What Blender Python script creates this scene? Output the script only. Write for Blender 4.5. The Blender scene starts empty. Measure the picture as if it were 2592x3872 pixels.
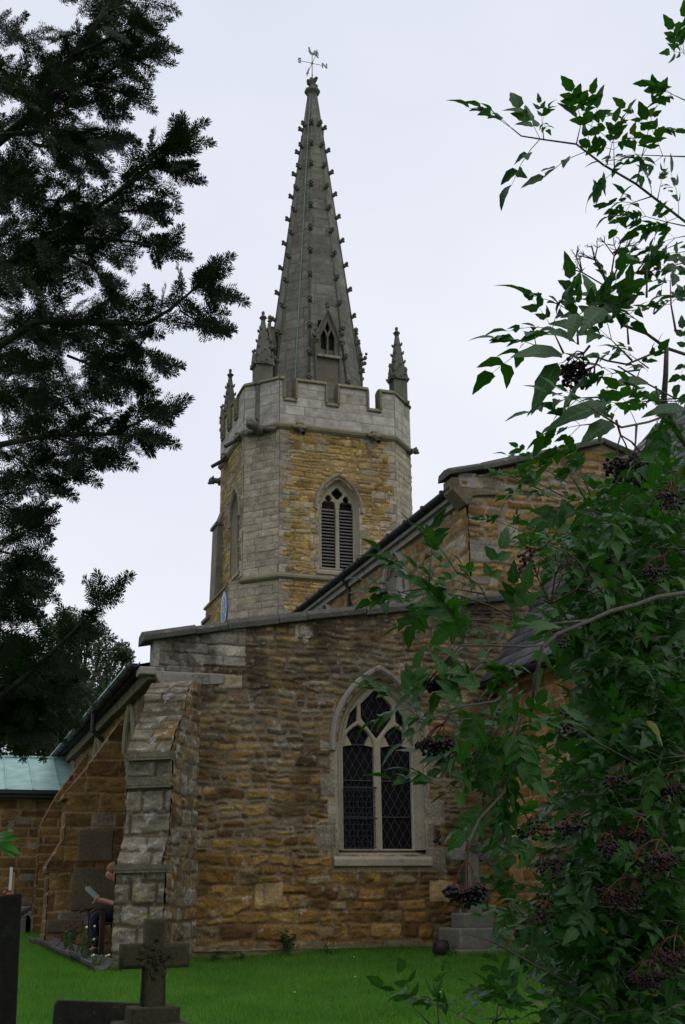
import bpy, bmesh, math, random
import numpy as np
from mathutils import Vector, Matrix

SC = bpy.context.scene
COL = SC.collection
PI = math.pi

# ------------------------------------------------------------------ camera
FPX = 4452.0
YAW, PIT, ROL = (math.radians(a) for a in (18.99, 18.43, -0.739))
CF = np.array([math.sin(YAW)*math.cos(PIT), math.cos(YAW)*math.cos(PIT), math.sin(PIT)])
_r = np.array([math.cos(YAW), -math.sin(YAW), 0.0]); _u = np.cross(_r, CF)
CR = _r*math.cos(ROL)+_u*math.sin(ROL); CU = -_r*math.sin(ROL)+_u*math.cos(ROL)
CP = np.array([0, 0, 1.0])
cam = bpy.data.cameras.new('camera'); co = bpy.data.objects.new('camera', cam); COL.objects.link(co)
M = Matrix.Identity(4)
for i in range(3):
    M[i][0] = CR[i]; M[i][1] = CU[i]; M[i][2] = -CF[i]; M[i][3] = CP[i]
co.matrix_world = M
cam.sensor_fit = 'HORIZONTAL'; cam.sensor_width = 15.8; cam.lens = 15.8*FPX/2592
cam.clip_start = 0.05; cam.clip_end = 3000
SC.camera = co
SC.render.resolution_x = 685; SC.render.resolution_y = 1024
SC.view_settings.view_transform = 'Standard'; SC.view_settings.look = 'None'
SC.view_settings.exposure = 0.0; SC.view_settings.gamma = 1.0

# ------------------------------------------------------------------ world
SUN_EL, SUN_AZ = math.radians(52), math.radians(150)   # azimuth measured from +y clockwise
W = bpy.data.worlds.new('World'); SC.world = W; W.use_nodes = True
nt = W.node_tree; nt.nodes.clear()
out = nt.nodes.new('ShaderNodeOutputWorld'); bg = nt.nodes.new('ShaderNodeBackground')
sky = nt.nodes.new('ShaderNodeTexSky'); sky.sky_type = 'NISHITA'; sky.sun_disc = False
sky.sun_elevation = SUN_EL; sky.sun_rotation = SUN_AZ
mix = nt.nodes.new('ShaderNodeMixRGB'); mix.inputs[0].default_value = 0.95
tc = nt.nodes.new('ShaderNodeTexCoord'); mp = nt.nodes.new('ShaderNodeMapping'); mp.inputs['Scale'].default_value = (1.2, 1.2, 2.6)
nz = nt.nodes.new('ShaderNodeTexNoise'); nz.inputs['Scale'].default_value = 1.3; nz.inputs['Detail'].default_value = 5; nz.inputs['Roughness'].default_value = .45
cr = nt.nodes.new('ShaderNodeValToRGB')
cr.color_ramp.elements[0].position = .28; cr.color_ramp.elements[0].color = (7.1, 7.55, 8.9, 1)
cr.color_ramp.elements[1].position = .72; cr.color_ramp.elements[1].color = (9.3, 9.5, 10.2, 1)
nt.links.new(tc.outputs['Generated'], mp.inputs[0]); nt.links.new(mp.outputs[0], nz.inputs['Vector'])
nt.links.new(nz.outputs['Fac'], cr.inputs[0]); nt.links.new(sky.outputs[0], mix.inputs[1]); nt.links.new(cr.outputs[0], mix.inputs[2])
nt.links.new(mix.outputs[0], bg.inputs[0]); bg.inputs[1].default_value = 0.1
nt.links.new(bg.outputs[0], out.inputs[0])
sl = bpy.data.lights.new('sun', 'SUN'); so = bpy.data.objects.new('sun', sl); COL.objects.link(so)
sl.energy = 0.8; sl.angle = math.radians(35); sl.color = (1, .965, .92)
sd = Vector((math.sin(SUN_AZ)*math.cos(SUN_EL), math.cos(SUN_AZ)*math.cos(SUN_EL), math.sin(SUN_EL)))
so.rotation_euler = sd.to_track_quat('Z', 'Y').to_euler()

# ------------------------------------------------------------------ helpers
def ray(x, y):
    k = 2592/1568
    return CR*(x*k-1296)-CU*(y*k-1936)+CF*FPX
def at(x, y, ax=1, val=17.5):
    v = ray(x, y); return CP+v*((val-CP[ax])/v[ax])
def atd(x, y, d):
    v = ray(x, y); return CP+v/FPX*d
def gz(x, y):
    x = np.asarray(x, float); y = np.asarray(y, float)
    b = np.where(y < 17.5, .27+.055*(y-17.5), .27+.05*np.minimum(y-17.5, 4)+.005*np.maximum(y-21.5, 0))
    return b+.022*np.clip(x-4, 0, 6)+.012*np.sin(x*1.3+y*.7)+.008*np.sin(x*.6-y*1.9)
def gzf(x, y): return float(gz(x, y))

def tag(o, label=None, cat=None, group=None, kind=None):
    if label: o['label'] = label
    if cat: o['category'] = cat
    if group: o['group'] = group
    if kind: o['kind'] = kind
    return o
def empty(name, loc, label, cat, group=None):
    o = bpy.data.objects.new(name, None); COL.objects.link(o); o.location = loc; o.empty_display_size = .2
    return tag(o, label, cat, group)
def wloc(o):
    v = Vector(o.location)
    while o.parent: o = o.parent; v = v+Vector(o.location)
    return v
def link(name, me, mat, parent=None):
    """mesh is in world coordinates; the object gets its origin at the mesh's base centre"""
    n = len(me.vertices)
    a = np.empty(n*3, np.float32); me.vertices.foreach_get('co', a); a = a.reshape(-1, 3)
    c = (a.min(0)+a.max(0))/2; c[2] = a[:, 2].min()
    a = a-c; me.vertices.foreach_set('co', a.ravel()); me.update()
    o = bpy.data.objects.new(name, me); COL.objects.link(o)
    if mat and not me.materials: me.materials.append(mat)
    if parent:
        o.parent = parent; o.location = Vector(c.tolist())-wloc(parent)
    else: o.location = c.tolist()
    return o
def npmesh(verts, faces, cols=None, smooth=False):
    verts = np.asarray(verts, np.float32); faces = np.asarray(faces, np.int32)
    me = bpy.data.meshes.new('m'); k = faces.shape[1]
    me.vertices.add(len(verts)); me.vertices.foreach_set('co', verts.ravel())
    me.loops.add(faces.size); me.loops.foreach_set('vertex_index', faces.ravel())
    me.polygons.add(len(faces)); me.polygons.foreach_set('loop_start', np.arange(len(faces), dtype=np.int32)*k)
    me.polygons.foreach_set('loop_total', np.full(len(faces), k, np.int32))
    if smooth: me.polygons.foreach_set('use_smooth', np.ones(len(faces), bool))
    me.update(calc_edges=True)
    if cols is not None:
        ca = me.color_attributes.new('Col', 'FLOAT_COLOR', 'POINT')
        c4 = np.ones((len(verts), 4), np.float32); c4[:, :3] = cols
        ca.data.foreach_set('color', c4.ravel())
    return me
class MB:
    def __init__(s): s.v = []; s.f = []
    def add(s, vs, fs):
        b = len(s.v); s.v += [tuple(float(c) for c in v) for v in vs]; s.f += [tuple(b+i for i in f) for f in fs]; return s
    def box(s, c, h, ax=None):
        c = np.array(c, float); A = np.eye(3) if ax is None else np.array(ax, float)
        vs = [c+A[0]*h[0]*i+A[1]*h[1]*j+A[2]*h[2]*k for i in (-1, 1) for j in (-1, 1) for k in (-1, 1)]
        return s.add(vs, [(0, 1, 3, 2), (4, 6, 7, 5), (0, 4, 5, 1), (2, 3, 7, 6), (0, 2, 6, 4), (1, 5, 7, 3)])
    def bx(s, x0, x1, y0, y1, z0, z1): return s.box(((x0+x1)/2, (y0+y1)/2, (z0+z1)/2), (abs(x1-x0)/2, abs(y1-y0)/2, abs(z1-z0)/2))
    def prism(s, poly, ext):
        n = len(poly); P = [np.array(p, float) for p in poly]; e = np.array(ext, float)
        vs = P+[p+e for p in P]
        fs = [tuple(range(n))[::-1], tuple(range(n, 2*n))]+[(i, (i+1) % n, n+(i+1) % n, n+i) for i in range(n)]
        return s.add(vs, fs)
    def tube(s, pts, r, n=6, cap=True):
        pts = [np.array(p, float) for p in pts]; rs = r if hasattr(r, '__len__') else [r]*len(pts)
        b = len(s.v); up = None
        for i, p in enumerate(pts):
            t = pts[min(i+1, len(pts)-1)]-pts[max(i-1, 0)]; t = t/(np.linalg.norm(t)+1e-9)
            if up is None:
                up = np.array([0, 0, 1.]) if abs(t[2]) < .9 else np.array([1., 0, 0])
            a = np.cross(t, up); a /= np.linalg.norm(a)+1e-9; c = np.cross(a, t); up = c
            for k in range(n):
                q = 2*PI*k/n; s.v.append(tuple(p+rs[i]*(a*math.cos(q)+c*math.sin(q))))
        for i in range(len(pts)-1):
            for k in range(n):
                s.f.append((b+i*n+k, b+i*n+(k+1) % n, b+(i+1)*n+(k+1) % n, b+(i+1)*n+k))
        if cap:
            s.f.append(tuple(b+k for k in range(n))[::-1]); s.f.append(tuple(b+(len(pts)-1)*n+k for k in range(n)))
        return s
    def blob(s, c, r, seg=8, rings=5, jit=0, rnd=random):
        c = np.array(c, float); r = r if hasattr(r, '__len__') else (r, r, r); b = len(s.v)
        s.v.append(tuple(c-[0, 0, r[2]]))
        for i in range(1, rings):
            th = PI*i/rings
            for k in range(seg):
                q = 2*PI*k/seg; j = 1+rnd.uniform(-jit, jit)
                s.v.append((c[0]+r[0]*math.sin(th)*math.cos(q)*j, c[1]+r[1]*math.sin(th)*math.sin(q)*j, c[2]-r[2]*math.cos(th)*j))
        s.v.append(tuple(c+[0, 0, r[2]]))
        for k in range(seg): s.f.append((b, b+1+(k+1) % seg, b+1+k))
        for i in range(rings-2):
            for k in range(seg):
                a = b+1+i*seg; s.f.append((a+k, a+(k+1) % seg, a+seg+(k+1) % seg, a+seg+k))
        t = len(s.v)-1; a = b+1+(rings-2)*seg
        for k in range(seg): s.f.append((a+k, a+(k+1) % seg, t))
        return s
    def build(s, name, mat, parent=None, smooth=False, bevel=0):
        me = bpy.data.meshes.new(name); me.from_pydata(s.v, [], s.f); me.update()
        bm = bmesh.new(); bm.from_mesh(me); bmesh.ops.recalc_face_normals(bm, faces=bm.faces); bm.to_mesh(me); bm.free()
        if smooth: me.polygons.foreach_set('use_smooth', [True]*len(me.polygons))
        o = link(name, me, mat, parent)
        if bevel:
            m = o.modifiers.new('bevel', 'BEVEL'); m.width = bevel; m.segments = 2; m.limit_method = 'ANGLE'
        return o

# value noise -------------------------------------------------------
def vnoise(x, y, seed=0):
    xi = np.floor(x).astype(np.int64); yi = np.floor(y).astype(np.int64); xf = x-xi; yf = y-yi
    def h(a, b):
        n = (a*374761393+b*668265263+seed*974711) & 0xffffffff
        n = ((n ^ (n >> 13))*1274126177) & 0xffffffff
        return ((n ^ (n >> 16)) & 0xffff)/65535.0
    u = xf*xf*(3-2*xf); v = yf*yf*(3-2*yf)
    return (h(xi, yi)*(1-u)+h(xi+1, yi)*u)*(1-v)+(h(xi, yi+1)*(1-u)+h(xi+1, yi+1)*u)*v
def fbm(x, y, seed=0, oct=4):
    s = 0; a = .5; t = 0
    for i in range(oct):
        s = s+a*vnoise(x*2**i, y*2**i, seed+i*17); t += a; a *= .5
    return s/t
def sstep(a, b, x):
    t = np.clip((x-a)/(b-a), 0, 1); return t*t*(3-2*t)
def inpoly(u, v, poly):
    c = np.zeros(u.shape, bool); n = len(poly); j = n-1
    for i in range(n):
        xi, yi = poly[i]; xj, yj = poly[j]
        if yi != yj:
            c ^= ((yi > v) != (yj > v)) & (u < (xj-xi)*(v-yi)/(yj-yi)+xi)
        j = i
    return c

# ------------------------------------------------------------------ materials
def newmat(name):
    m = bpy.data.materials.new(name); m.use_nodes = True; n = m.node_tree; b = n.nodes['Principled BSDF']
    b.inputs['Specular IOR Level'].default_value = .25
    return m, n, b
def nd(n, t, **kw):
    o = n.nodes.new(t)
    for k, v in kw.items():
        if k in o.inputs.keys(): o.inputs[k].default_value = v
        else: setattr(o, k, v)
    return o
def mat_stone(name, base=None, rough=.92, bump=.35, scale=1.0, var=.35, tint=(1, 1, 1), lichen=None):
    """base None: takes each stone's own colour from the mesh"""
    m, n, b = newmat(name); L = n.links.new
    geo = nd(n, 'ShaderNodeNewGeometry')
    n1 = nd(n, 'ShaderNodeTexNoise', Scale=28*scale, Detail=6.0, Roughness=.7)
    n2 = nd(n, 'ShaderNodeTexNoise', Scale=3.1*scale, Detail=4.0, Roughness=.6)
    n3 = nd(n, 'ShaderNodeTexNoise', Scale=95*scale, Detail=3.0, Roughness=.6)
    for q in (n1, n2, n3): L(geo.outputs['Position'], q.inputs['Vector'])
    if base is None:
        at_ = nd(n, 'ShaderNodeAttribute', attribute_name='Col'); src = at_.outputs['Color']
    else:
        rgb = nd(n, 'ShaderNodeRGB'); rgb.outputs[0].default_value = (*base, 1); src = rgb.outputs[0]
    r1 = nd(n, 'ShaderNodeMapRange'); r1.inputs['From Min'].default_value = .3; r1.inputs['From Max'].default_value = .7
    r1.inputs['To Min'].default_value = 1-var; r1.inputs['To Max'].default_value = 1+var
    L(n1.outputs['Fac'], r1.inputs['Value'])
    r2 = nd(n, 'ShaderNodeMapRange'); r2.inputs['From Min'].default_value = .3; r2.inputs['From Max'].default_value = .7
    r2.inputs['To Min'].default_value = 1-var*.6; r2.inputs['To Max'].default_value = 1+var*.6
    L(n2.outputs['Fac'], r2.inputs['Value'])
    mu = nd(n, 'ShaderNodeMath', operation='MULTIPLY'); L(r1.outputs[0], mu.inputs[0]); L(r2.outputs[0], mu.inputs[1])
    vm = nd(n, 'ShaderNodeVectorMath', operation='MULTIPLY'); L(src, vm.inputs[0])
    cb = nd(n, 'ShaderNodeCombineXYZ')
    for i in range(3):
        mm = nd(n, 'ShaderNodeMath', operation='MULTIPLY'); mm.inputs[1].default_value = tint[i]; L(mu.outputs[0], mm.inputs[0]); L(mm.outputs[0], cb.inputs[i])
    L(cb.outputs[0], vm.inputs[1]); col = vm.outputs[0]
    if lichen:
        n4 = nd(n, 'ShaderNodeTexNoise', Scale=lichen[1], Detail=5.0, Roughness=.75); L(geo.outputs['Position'], n4.inputs['Vector'])
        rp = nd(n, 'ShaderNodeMapRange'); rp.inputs['From Min'].default_value = lichen[2]; rp.inputs['From Max'].default_value = lichen[2]+.06; L(n4.outputs['Fac'], rp.inputs['Value'])
        mx = nd(n, 'ShaderNodeMixRGB'); mx.inputs[2].default_value = (*lichen[0], 1); L(rp.outputs[0], mx.inputs[0]); L(col, mx.inputs[1]); col = mx.outputs[0]
    L(col, b.inputs['Base Color'])
    ad = nd(n, 'ShaderNodeMath', operation='MULTIPLY_ADD'); ad.inputs[1].default_value = .35; L(n3.outputs['Fac'], ad.inputs[0]); L(n1.outputs['Fac'], ad.inputs[2])
    bp = nd(n, 'ShaderNodeBump', Strength=bump, Distance=.02/scale); L(ad.outputs[0], bp.inputs['Height']); L(bp.outputs[0], b.inputs['Normal'])
    b.inputs['Roughness'].default_value = rough
    return m
def mat_plain(name, col, rough=.6, metal=0, noise=.15, scale=20, bump=.1):
    m, n, b = newmat(name); L = n.links.new
    geo = nd(n, 'ShaderNodeNewGeometry'); n1 = nd(n, 'ShaderNodeTexNoise', Scale=scale, Detail=5.0); L(geo.outputs['Position'], n1.inputs['Vector'])
    mx = nd(n, 'ShaderNodeMixRGB'); mx.inputs[1].default_value = (*[c*(1-noise*2) for c in col], 1); mx.inputs[2].default_value = (*[min(1, c*(1+noise*2)) for c in col], 1)
    L(n1.outputs['Fac'], mx.inputs[0]); L(mx.outputs[0], b.inputs['Base Color'])
    b.inputs['Roughness'].default_value = rough; b.inputs['Metallic'].default_value = metal
    bp = nd(n, 'ShaderNodeBump', Strength=bump, Distance=.01); L(n1.outputs['Fac'], bp.inputs['Height']); L(bp.outputs[0], b.inputs['Normal'])
    return m
def mat_leaf(name, ca, cb_, trans=.3, rough=.45, scale=5.0, spec=.4, old=None):
    m, n, b = newmat(name); L = n.links.new
    geo = nd(n, 'ShaderNodeNewGeometry'); n1 = nd(n, 'ShaderNodeTexNoise', Scale=scale, Detail=3.0); L(geo.outputs['Position'], n1.inputs['Vector'])
    rp = nd(n, 'ShaderNodeMapRange'); rp.inputs['From Min'].default_value = .3; rp.inputs['From Max'].default_value = .7; L(n1.outputs['Fac'], rp.inputs['Value'])
    ml = nd(n, 'ShaderNodeMath', operation='MULTIPLY_ADD'); ml.inputs[1].default_value = .5
    L(geo.outputs['Random Per Island'], ml.inputs[0]); 
    hf = nd(n, 'ShaderNodeMath', operation='MULTIPLY'); hf.inputs[1].default_value = .5; L(rp.outputs[0], hf.inputs[0]); L(hf.outputs[0], ml.inputs[2])
    mx = nd(n, 'ShaderNodeMixRGB'); mx.inputs[1].default_value = (*ca, 1); mx.inputs[2].default_value = (*cb_, 1); L(ml.outputs[0], mx.inputs[0])
    if old:
        gt = nd(n, 'ShaderNodeMath', operation='GREATER_THAN'); gt.inputs[1].default_value = 1-old[1]; L(geo.outputs['Random Per Island'], gt.inputs[0])
        mo = nd(n, 'ShaderNodeMixRGB'); mo.inputs[2].default_value = (*old[0], 1); L(gt.outputs[0], mo.inputs[0]); L(mx.outputs[0], mo.inputs[1]); mx = mo
    L(mx.outputs[0], b.inputs['Base Color']); b.inputs['Roughness'].default_value = rough; b.inputs['Specular IOR Level'].default_value = spec
    tr = nd(n, 'ShaderNodeBsdfTranslucent'); br = nd(n, 'ShaderNodeVectorMath', operation='MULTIPLY'); br.inputs[1].default_value = (1.1, 1.5, .5)
    L(mx.outputs[0], br.inputs[0]); L(br.outputs[0], tr.inputs['Color'])
    ms = nd(n, 'ShaderNodeMixShader'); ms.inputs[0].default_value = trans; L(b.outputs[0], ms.inputs[1]); L(tr.outputs[0], ms.inputs[2])
    L(ms.outputs[0], n.nodes['Material Output'].inputs['Surface'])
    return m
YEL = (.30, .25, .09)
M_wall = mat_stone('ironstone_rubble', None, var=.42, bump=.9)
M_tower = mat_stone('tower_ironstone', None, var=.32, bump=.8, scale=.7)
M_ash = mat_stone('ashlar', None, var=.16, bump=.25)
M_lime = mat_stone('limestone_dressing', (.27, .235, .17), var=.22, bump=.25, lichen=((.17, .16, .13), 6.0, .60))
M_limeg = mat_stone('grey_limestone', (.24, .22, .185), var=.2, bump=.3, lichen=((.13, .125, .10), 5.0, .56))
M_cope = mat_stone('dark_weathered_coping', (.085, .08, .068), var=.4, bump=.6, lichen=((.17, .165, .14), 7.0, .60))
M_setoff = mat_stone('lichened_set_off', (.115, .102, .07), var=.45, bump=.6, lichen=((.21, .205, .17), 9.0, .60))
M_corn = mat_stone('brown_cornice', (.13, .105, .068), var=.35, bump=.4)  # mid-brown is the stone's own colour
M_copeY = mat_stone('lichened_coping', (.17, .15, .095), var=.35, bump=.5, lichen=((.26, .20, .055), 9.0, .56))
M_spire = mat_stone('spire_stone', None, var=.2, bump=.3, scale=.7, lichen=((.20, .145, .06), 2.2, .685))
M_crock = mat_stone('spire_carving', (.115, .108, .086), var=.3, bump=.4)
M_core = mat_plain('inner_wall', (.05, .04, .03), .95)
M_glass = mat_plain('dark_window_glass', (.004, .004, .005), .5, noise=.3, scale=5, bump=.15)
M_glass.node_tree.nodes['Principled BSDF'].inputs['Specular IOR Level'].default_value = .08
M_lead = mat_plain('lead', (.036, .036, .038), .7)
M_black = mat_plain('black_iron', (.018, .019, .022), .55)
M_green = mat_plain('weathered_copper', (.25, .39, .35), .6, noise=.22, scale=3.5)
M_cond = mat_plain('copper_strip', (.15, .22, .17), .6, noise=.2)
M_slate = mat_stone('slate', None, rough=.6, var=.18, bump=.2)
M_louv = mat_plain('louvre_boards', (.16, .15, .14), .8)
M_wood = mat_plain('dark_wood', (.035, .022, .014), .7, scale=40)
M_bark = mat_plain('bark', (.05, .045, .036), .9, noise=.3, scale=60, bump=.5)
M_ebark = mat_plain('elder_bark', (.085, .075, .058), .8, noise=.3, scale=80, bump=.4)
M_red = mat_plain('red_stalk', (.11, .03, .025), .6)
M_berry = mat_plain('ripe_elderberries', (.008, .004, .008), .25, noise=.2)
M_slab = mat_stone('dark_gravestone', (.018, .016, .013), var=.45, bump=.4, lichen=((.06, .065, .035), 9.0, .6))
M_cross = mat_stone('mossy_cross_stone', (.036, .033, .018), var=.4, bump=.4, scale=1.5, lichen=((.055, .06, .024), 12.0, .60))
M_crossw = mat_stone('grey_cross_stone', (.145, .142, .115), var=.3, bump=.35, lichen=((.12, .115, .06), 7.0, .56))

# ------------------------------------------------------------------ masonry height fields
def layout(w, h, spec, rng):
    vs = [0.0]
    while vs[-1] < h+1: vs.append(vs[-1]+rng.uniform(*spec['course']))
    us = []
    for k in range(len(vs)):
        l = [-1.0-rng.uniform(0, .5)]
        hh = (vs[min(k+1, len(vs)-1)]-vs[k])
        while l[-1] < w+1.5: l.append(l[-1]+rng.uniform(*spec['length']))
        us.append(np.array(l))
    return np.array(vs), us
def lookup(u, v, lay):
    vs, us = lay
    v = np.clip(v, 0.001, vs[-1]-.001)
    k = np.clip(np.searchsorted(vs, v)-1, 0, len(vs)-2)
    dv = np.minimum(v-vs[k], vs[k+1]-v)
    idx = np.zeros(u.shape, int); du = np.zeros(u.shape)
    for c in np.unique(k):
        m = k == c; l = us[c]; j = np.clip(np.searchsorted(l, u[m])-1, 0, len(l)-2)
        idx[m] = j; du[m] = np.minimum(u[m]-l[j], l[j+1]-u[m])
    return k, idx, du, dv
def hsh(a, b, s):
    n = (a.astype(np.int64)*73856093 ^ b.astype(np.int64)*19349663 ^ (s*83492791)) & 0xffffffff
    n = ((n ^ (n >> 13))*1274126177) & 0xffffffff
    n = ((n ^ (n >> 15))*2246822519) & 0xffffffff
    return ((n ^ (n >> 16)) & 0xffff)/65535.0
def evalspec(u, v, spec, w, h, seed):
    rng = random.Random(seed); lay = layout(w, h, spec, rng); wp = spec.get('warp', 0); ws = spec.get('wscale', 2.2)
    uu = u+(fbm(u*ws, v*ws*1.7, seed+5, 3)-.5)*2*wp; vv = v+(fbm(u*ws*.9+9, v*ws*1.3, seed+6, 3)-.5)*2*wp+(vnoise(u*9, v*9, seed+61)-.5)*wp*.35
    k, j, du, dv = lookup(uu, vv, lay)
    if spec.get('mix'):      # patches laid at another time: other coursing
        lay2 = layout(w, h, dict(spec, course=(spec['course'][0]*.75, spec['course'][1]*1.35), length=(spec['length'][0]*.8, spec['length'][1]*1.15)), random.Random(seed+77))
        k2, j2, du2, dv2 = lookup(uu+.05, vv+.04*(vnoise(u*3, v*2, seed+62)-.5), lay2)
        m2 = fbm(u*1.1, v*1.9, seed+63, 3) > .5
        k = np.where(m2, k2+500, k); j = np.where(m2, j2, j); du = np.where(m2, du2, du); dv = np.where(m2, dv2, dv)
    r1 = hsh(k, j, seed+1); r2 = hsh(k, j, seed+2); r3 = hsh(k, j, seed+4)
    jw = spec['joint']; rd = spec.get('round', .03)
    jn = jw*(.5+1.0*vnoise(u*6, v*6, seed+8))
    d = np.minimum(du, dv*1.0)
    # rounded corner distance
    cd = rd*1.2
    q = np.hypot(np.maximum(cd-du, 0), np.maximum(cd-dv, 0)); d = np.where((du < cd) & (dv < cd), np.maximum(cd-q, 0)*.8, d)
    s = sstep(jn*.5, jn*.5+rd, d)
    hgt = s*(spec['relief']*(.45+.75*r1))+spec.get('rough', 0)*(fbm(u*7, v*11, seed+12, 4)-.5)*s
    pal = spec['pal']; cw = np.cumsum([p[1] for p in pal]); cw = cw/cw[-1]
    ci = np.clip(np.searchsorted(cw, r2), 0, len(pal)-1)
    c = np.array([p[0] for p in pal])[ci]*(1-spec.get('vary', .28)+2*spec.get('vary', .28)*r3)[..., None]
    c = c*(.62+.76*fbm(u*5+j*3.1, v*9+k*2.7, seed+13, 3))[..., None]
    mo = np.array(spec['mortar'])*(.75+.5*fbm(u*8, v*8, seed+15, 3))[..., None]
    if 'mortar2' in spec:
        q_ = sstep(.45, .6, fbm(u*1.3, v*1.6, seed+18, 4))[..., None]; mo = mo*(1-q_)+np.array(spec['mortar2'])*(.75+.5*fbm(u*8, v*8, seed+15, 3))[..., None]*q_
    me = sstep(.05, .55, s)[..., None]
    return hgt, c*me+mo*(1-me)
def masonry(name, O, U, V, w, h, res, spec, parent, mat, seed=1, keep=None, over=None, stain=None, clip=None, N=None):
    """a wall face: grid with every stone's relief and own colour; over=[(maskfn, spec)]"""
    O = np.array(O, float); U = np.array(U, float); V = np.array(V, float)
    Nn = np.cross(U, V) if N is None else np.array(N, float); Nn = Nn/np.linalg.norm(Nn)
    nu = max(2, int(w/res)+1); nv = max(2, int(h/res)+1)
    u, v = np.meshgrid(np.linspace(0, w, nu), np.linspace(0, h, nv))
    H, C = evalspec(u, v, spec, w, h, seed)
    for i, (mf, sp) in enumerate(over or []):
        m = mf(u, v); H2, C2 = evalspec(u, v, sp, w, h, seed+100+i)
        H = np.where(m, H2+sp.get('proud', .006), H); C = np.where(m[..., None], C2, C)
    if stain is not None: C = stain(u, v, C)
    P = O+u[..., None]*U+v[..., None]*V+H[..., None]*Nn
    ii = np.arange(nu*nv).reshape(nv, nu)
    F = np.stack([ii[:-1, :-1], ii[:-1, 1:], ii[1:, 1:], ii[1:, :-1]], -1).reshape(-1, 4)
    if keep is not None:
        uc = (u[:-1, :-1]+u[1:, 1:])/2; vc = (v[:-1, :-1]+v[1:, 1:])/2
        F = F[keep(uc, vc).ravel()]
    used = np.zeros(nu*nv, bool); used[F.ravel()] = True; mp_ = np.cumsum(used)-1
    me = npmesh(P.reshape(-1, 3)[used], mp_[F], np.clip(C.reshape(-1, 3)[used], 0, 1), smooth=True)
    return link(name, me, mat, parent)

PAL_A = [((.195, .115, .036), 5), ((.150, .084, .027), 4), ((.235, .150, .052), 3), ((.10, .056, .022), 3), ((.155, .118, .066), 2), ((.24, .19, .11), .5)]
PAL_T = [((.31, .20, .062), 5), ((.26, .16, .048), 3), ((.35, .24, .088), 3), ((.21, .125, .04), 1.5), ((.28, .22, .13), 1)]
PAL_G = [((.25, .235, .20), 4), ((.21, .20, .175), 3), ((.29, .265, .215), 2), ((.20, .17, .125), 1)]
PAL_P = [((.335, .305, .26), 5), ((.35, .32, .275), 3), ((.29, .255, .205), 1.2), ((.32, .29, .25), 2)]
PAL_Q = [((.30, .25, .18), 4), ((.27, .23, .17), 3), ((.33, .265, .18), 2), ((.24, .185, .12), 1)]
PAL_C = [((.33, .18, .055), 4), ((.27, .14, .04), 3), ((.36, .22, .08), 2), ((.22, .11, .035), 2)]
PAL_I = [((.15, .084, .028), 4), ((.12, .064, .022), 3), ((.175, .105, .036), 2), ((.15, .125, .085), .5)]
MORT = (.22, .19, .145)
PAL_A = [((c[0]*.92, c[1]*.93, c[2]*.90), w) for c, w in PAL_A]
S_rub = dict(course=(.07, .145), length=(.14, .42), joint=.016, relief=.020, rough=.05, round=.035, warp=.07, wscale=1.5, pal=PAL_A, mortar=(.105, .075, .042), mortar2=(.165, .132, .086), mix=1)
S_tow = dict(course=(.08, .20), length=(.22, .7), joint=.014, relief=.026, rough=.045, round=.035, warp=.045, vary=.2, pal=PAL_T, mortar=(.19, .135, .065), mortar2=(.24, .18, .10), mix=1)
S_cle = dict(course=(.10, .19), length=(.18, .5), joint=.03, relief=.028, rough=.03, round=.035, warp=.035, pal=[((c[0][0]*.86, c[0][1]*.80, c[0][2]*.8), c[1]) for c in PAL_T], mortar=(.20, .145, .085), mortar2=(.27, .21, .14), mix=1)
S_ash = dict(vary=.13, course=(.26, .34), length=(.45, .95), joint=.012, relief=.010, rough=.01, round=.012, warp=.008, pal=PAL_G, mortar=(.15, .14, .12))
S_qt = dict(course=(.24, .32), length=(.5, .9), joint=.014, relief=.012, rough=.012, round=.014, warp=.012, pal=PAL_Q, mortar=(.14, .12, .095))
S_par = dict(vary=.13, course=(.30, .36), length=(.55, 1.0), joint=.012, relief=.010, rough=.006, round=.012, warp=.006, pal=PAL_P, mortar=(.2, .19, .17))
S_dress = dict(course=(.30, .42), length=(.5, .9), joint=.012, relief=.012, rough=.008, round=.014, warp=.01, pal=PAL_Q, mortar=(.17, .15, .12))
S_iron = dict(course=(.15, .23), length=(.35, .75), joint=.014, relief=.012, rough=.02, round=.02, warp=.012, pal=PAL_I, mortar=(.24, .165, .085))
S_chan = dict(course=(.16, .24), length=(.25, .55), joint=.018, relief=.015, rough=.015, round=.02, warp=.012, pal=PAL_C, mortar=(.38, .28, .17))
S_spire = dict(vary=.13, course=(.36, .46), length=(.6, 1.1), joint=.02, relief=.006, rough=.01, round=.02, warp=.005, pal=[((.14, .133, .110), 4), ((.127, .12, .098), 3), ((.15, .141, .115), 2)], mortar=(.09, .084, .066))

def arch(cx, hw, z0, rise, n=12):
    R = (hw*hw+rise*rise)/(2*hw); th = math.asin(min(1, rise/R)) if R >= hw else 0
    if rise > hw: th = math.acos((R-hw)/R)
    L = [(cx-hw+R-R*math.cos(th*i/n), z0+R*math.sin(th*i/n)) for i in range(n+1)]
    Rr = [(2*cx-x, z) for x, z in L[::-1][1:]]
    return L+Rr
def win_poly(cx, hw, zb, z0, rise, n=12): return [(cx-hw, zb)]+arch(cx, hw, z0, rise, n)+[(cx+hw, zb)]

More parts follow.
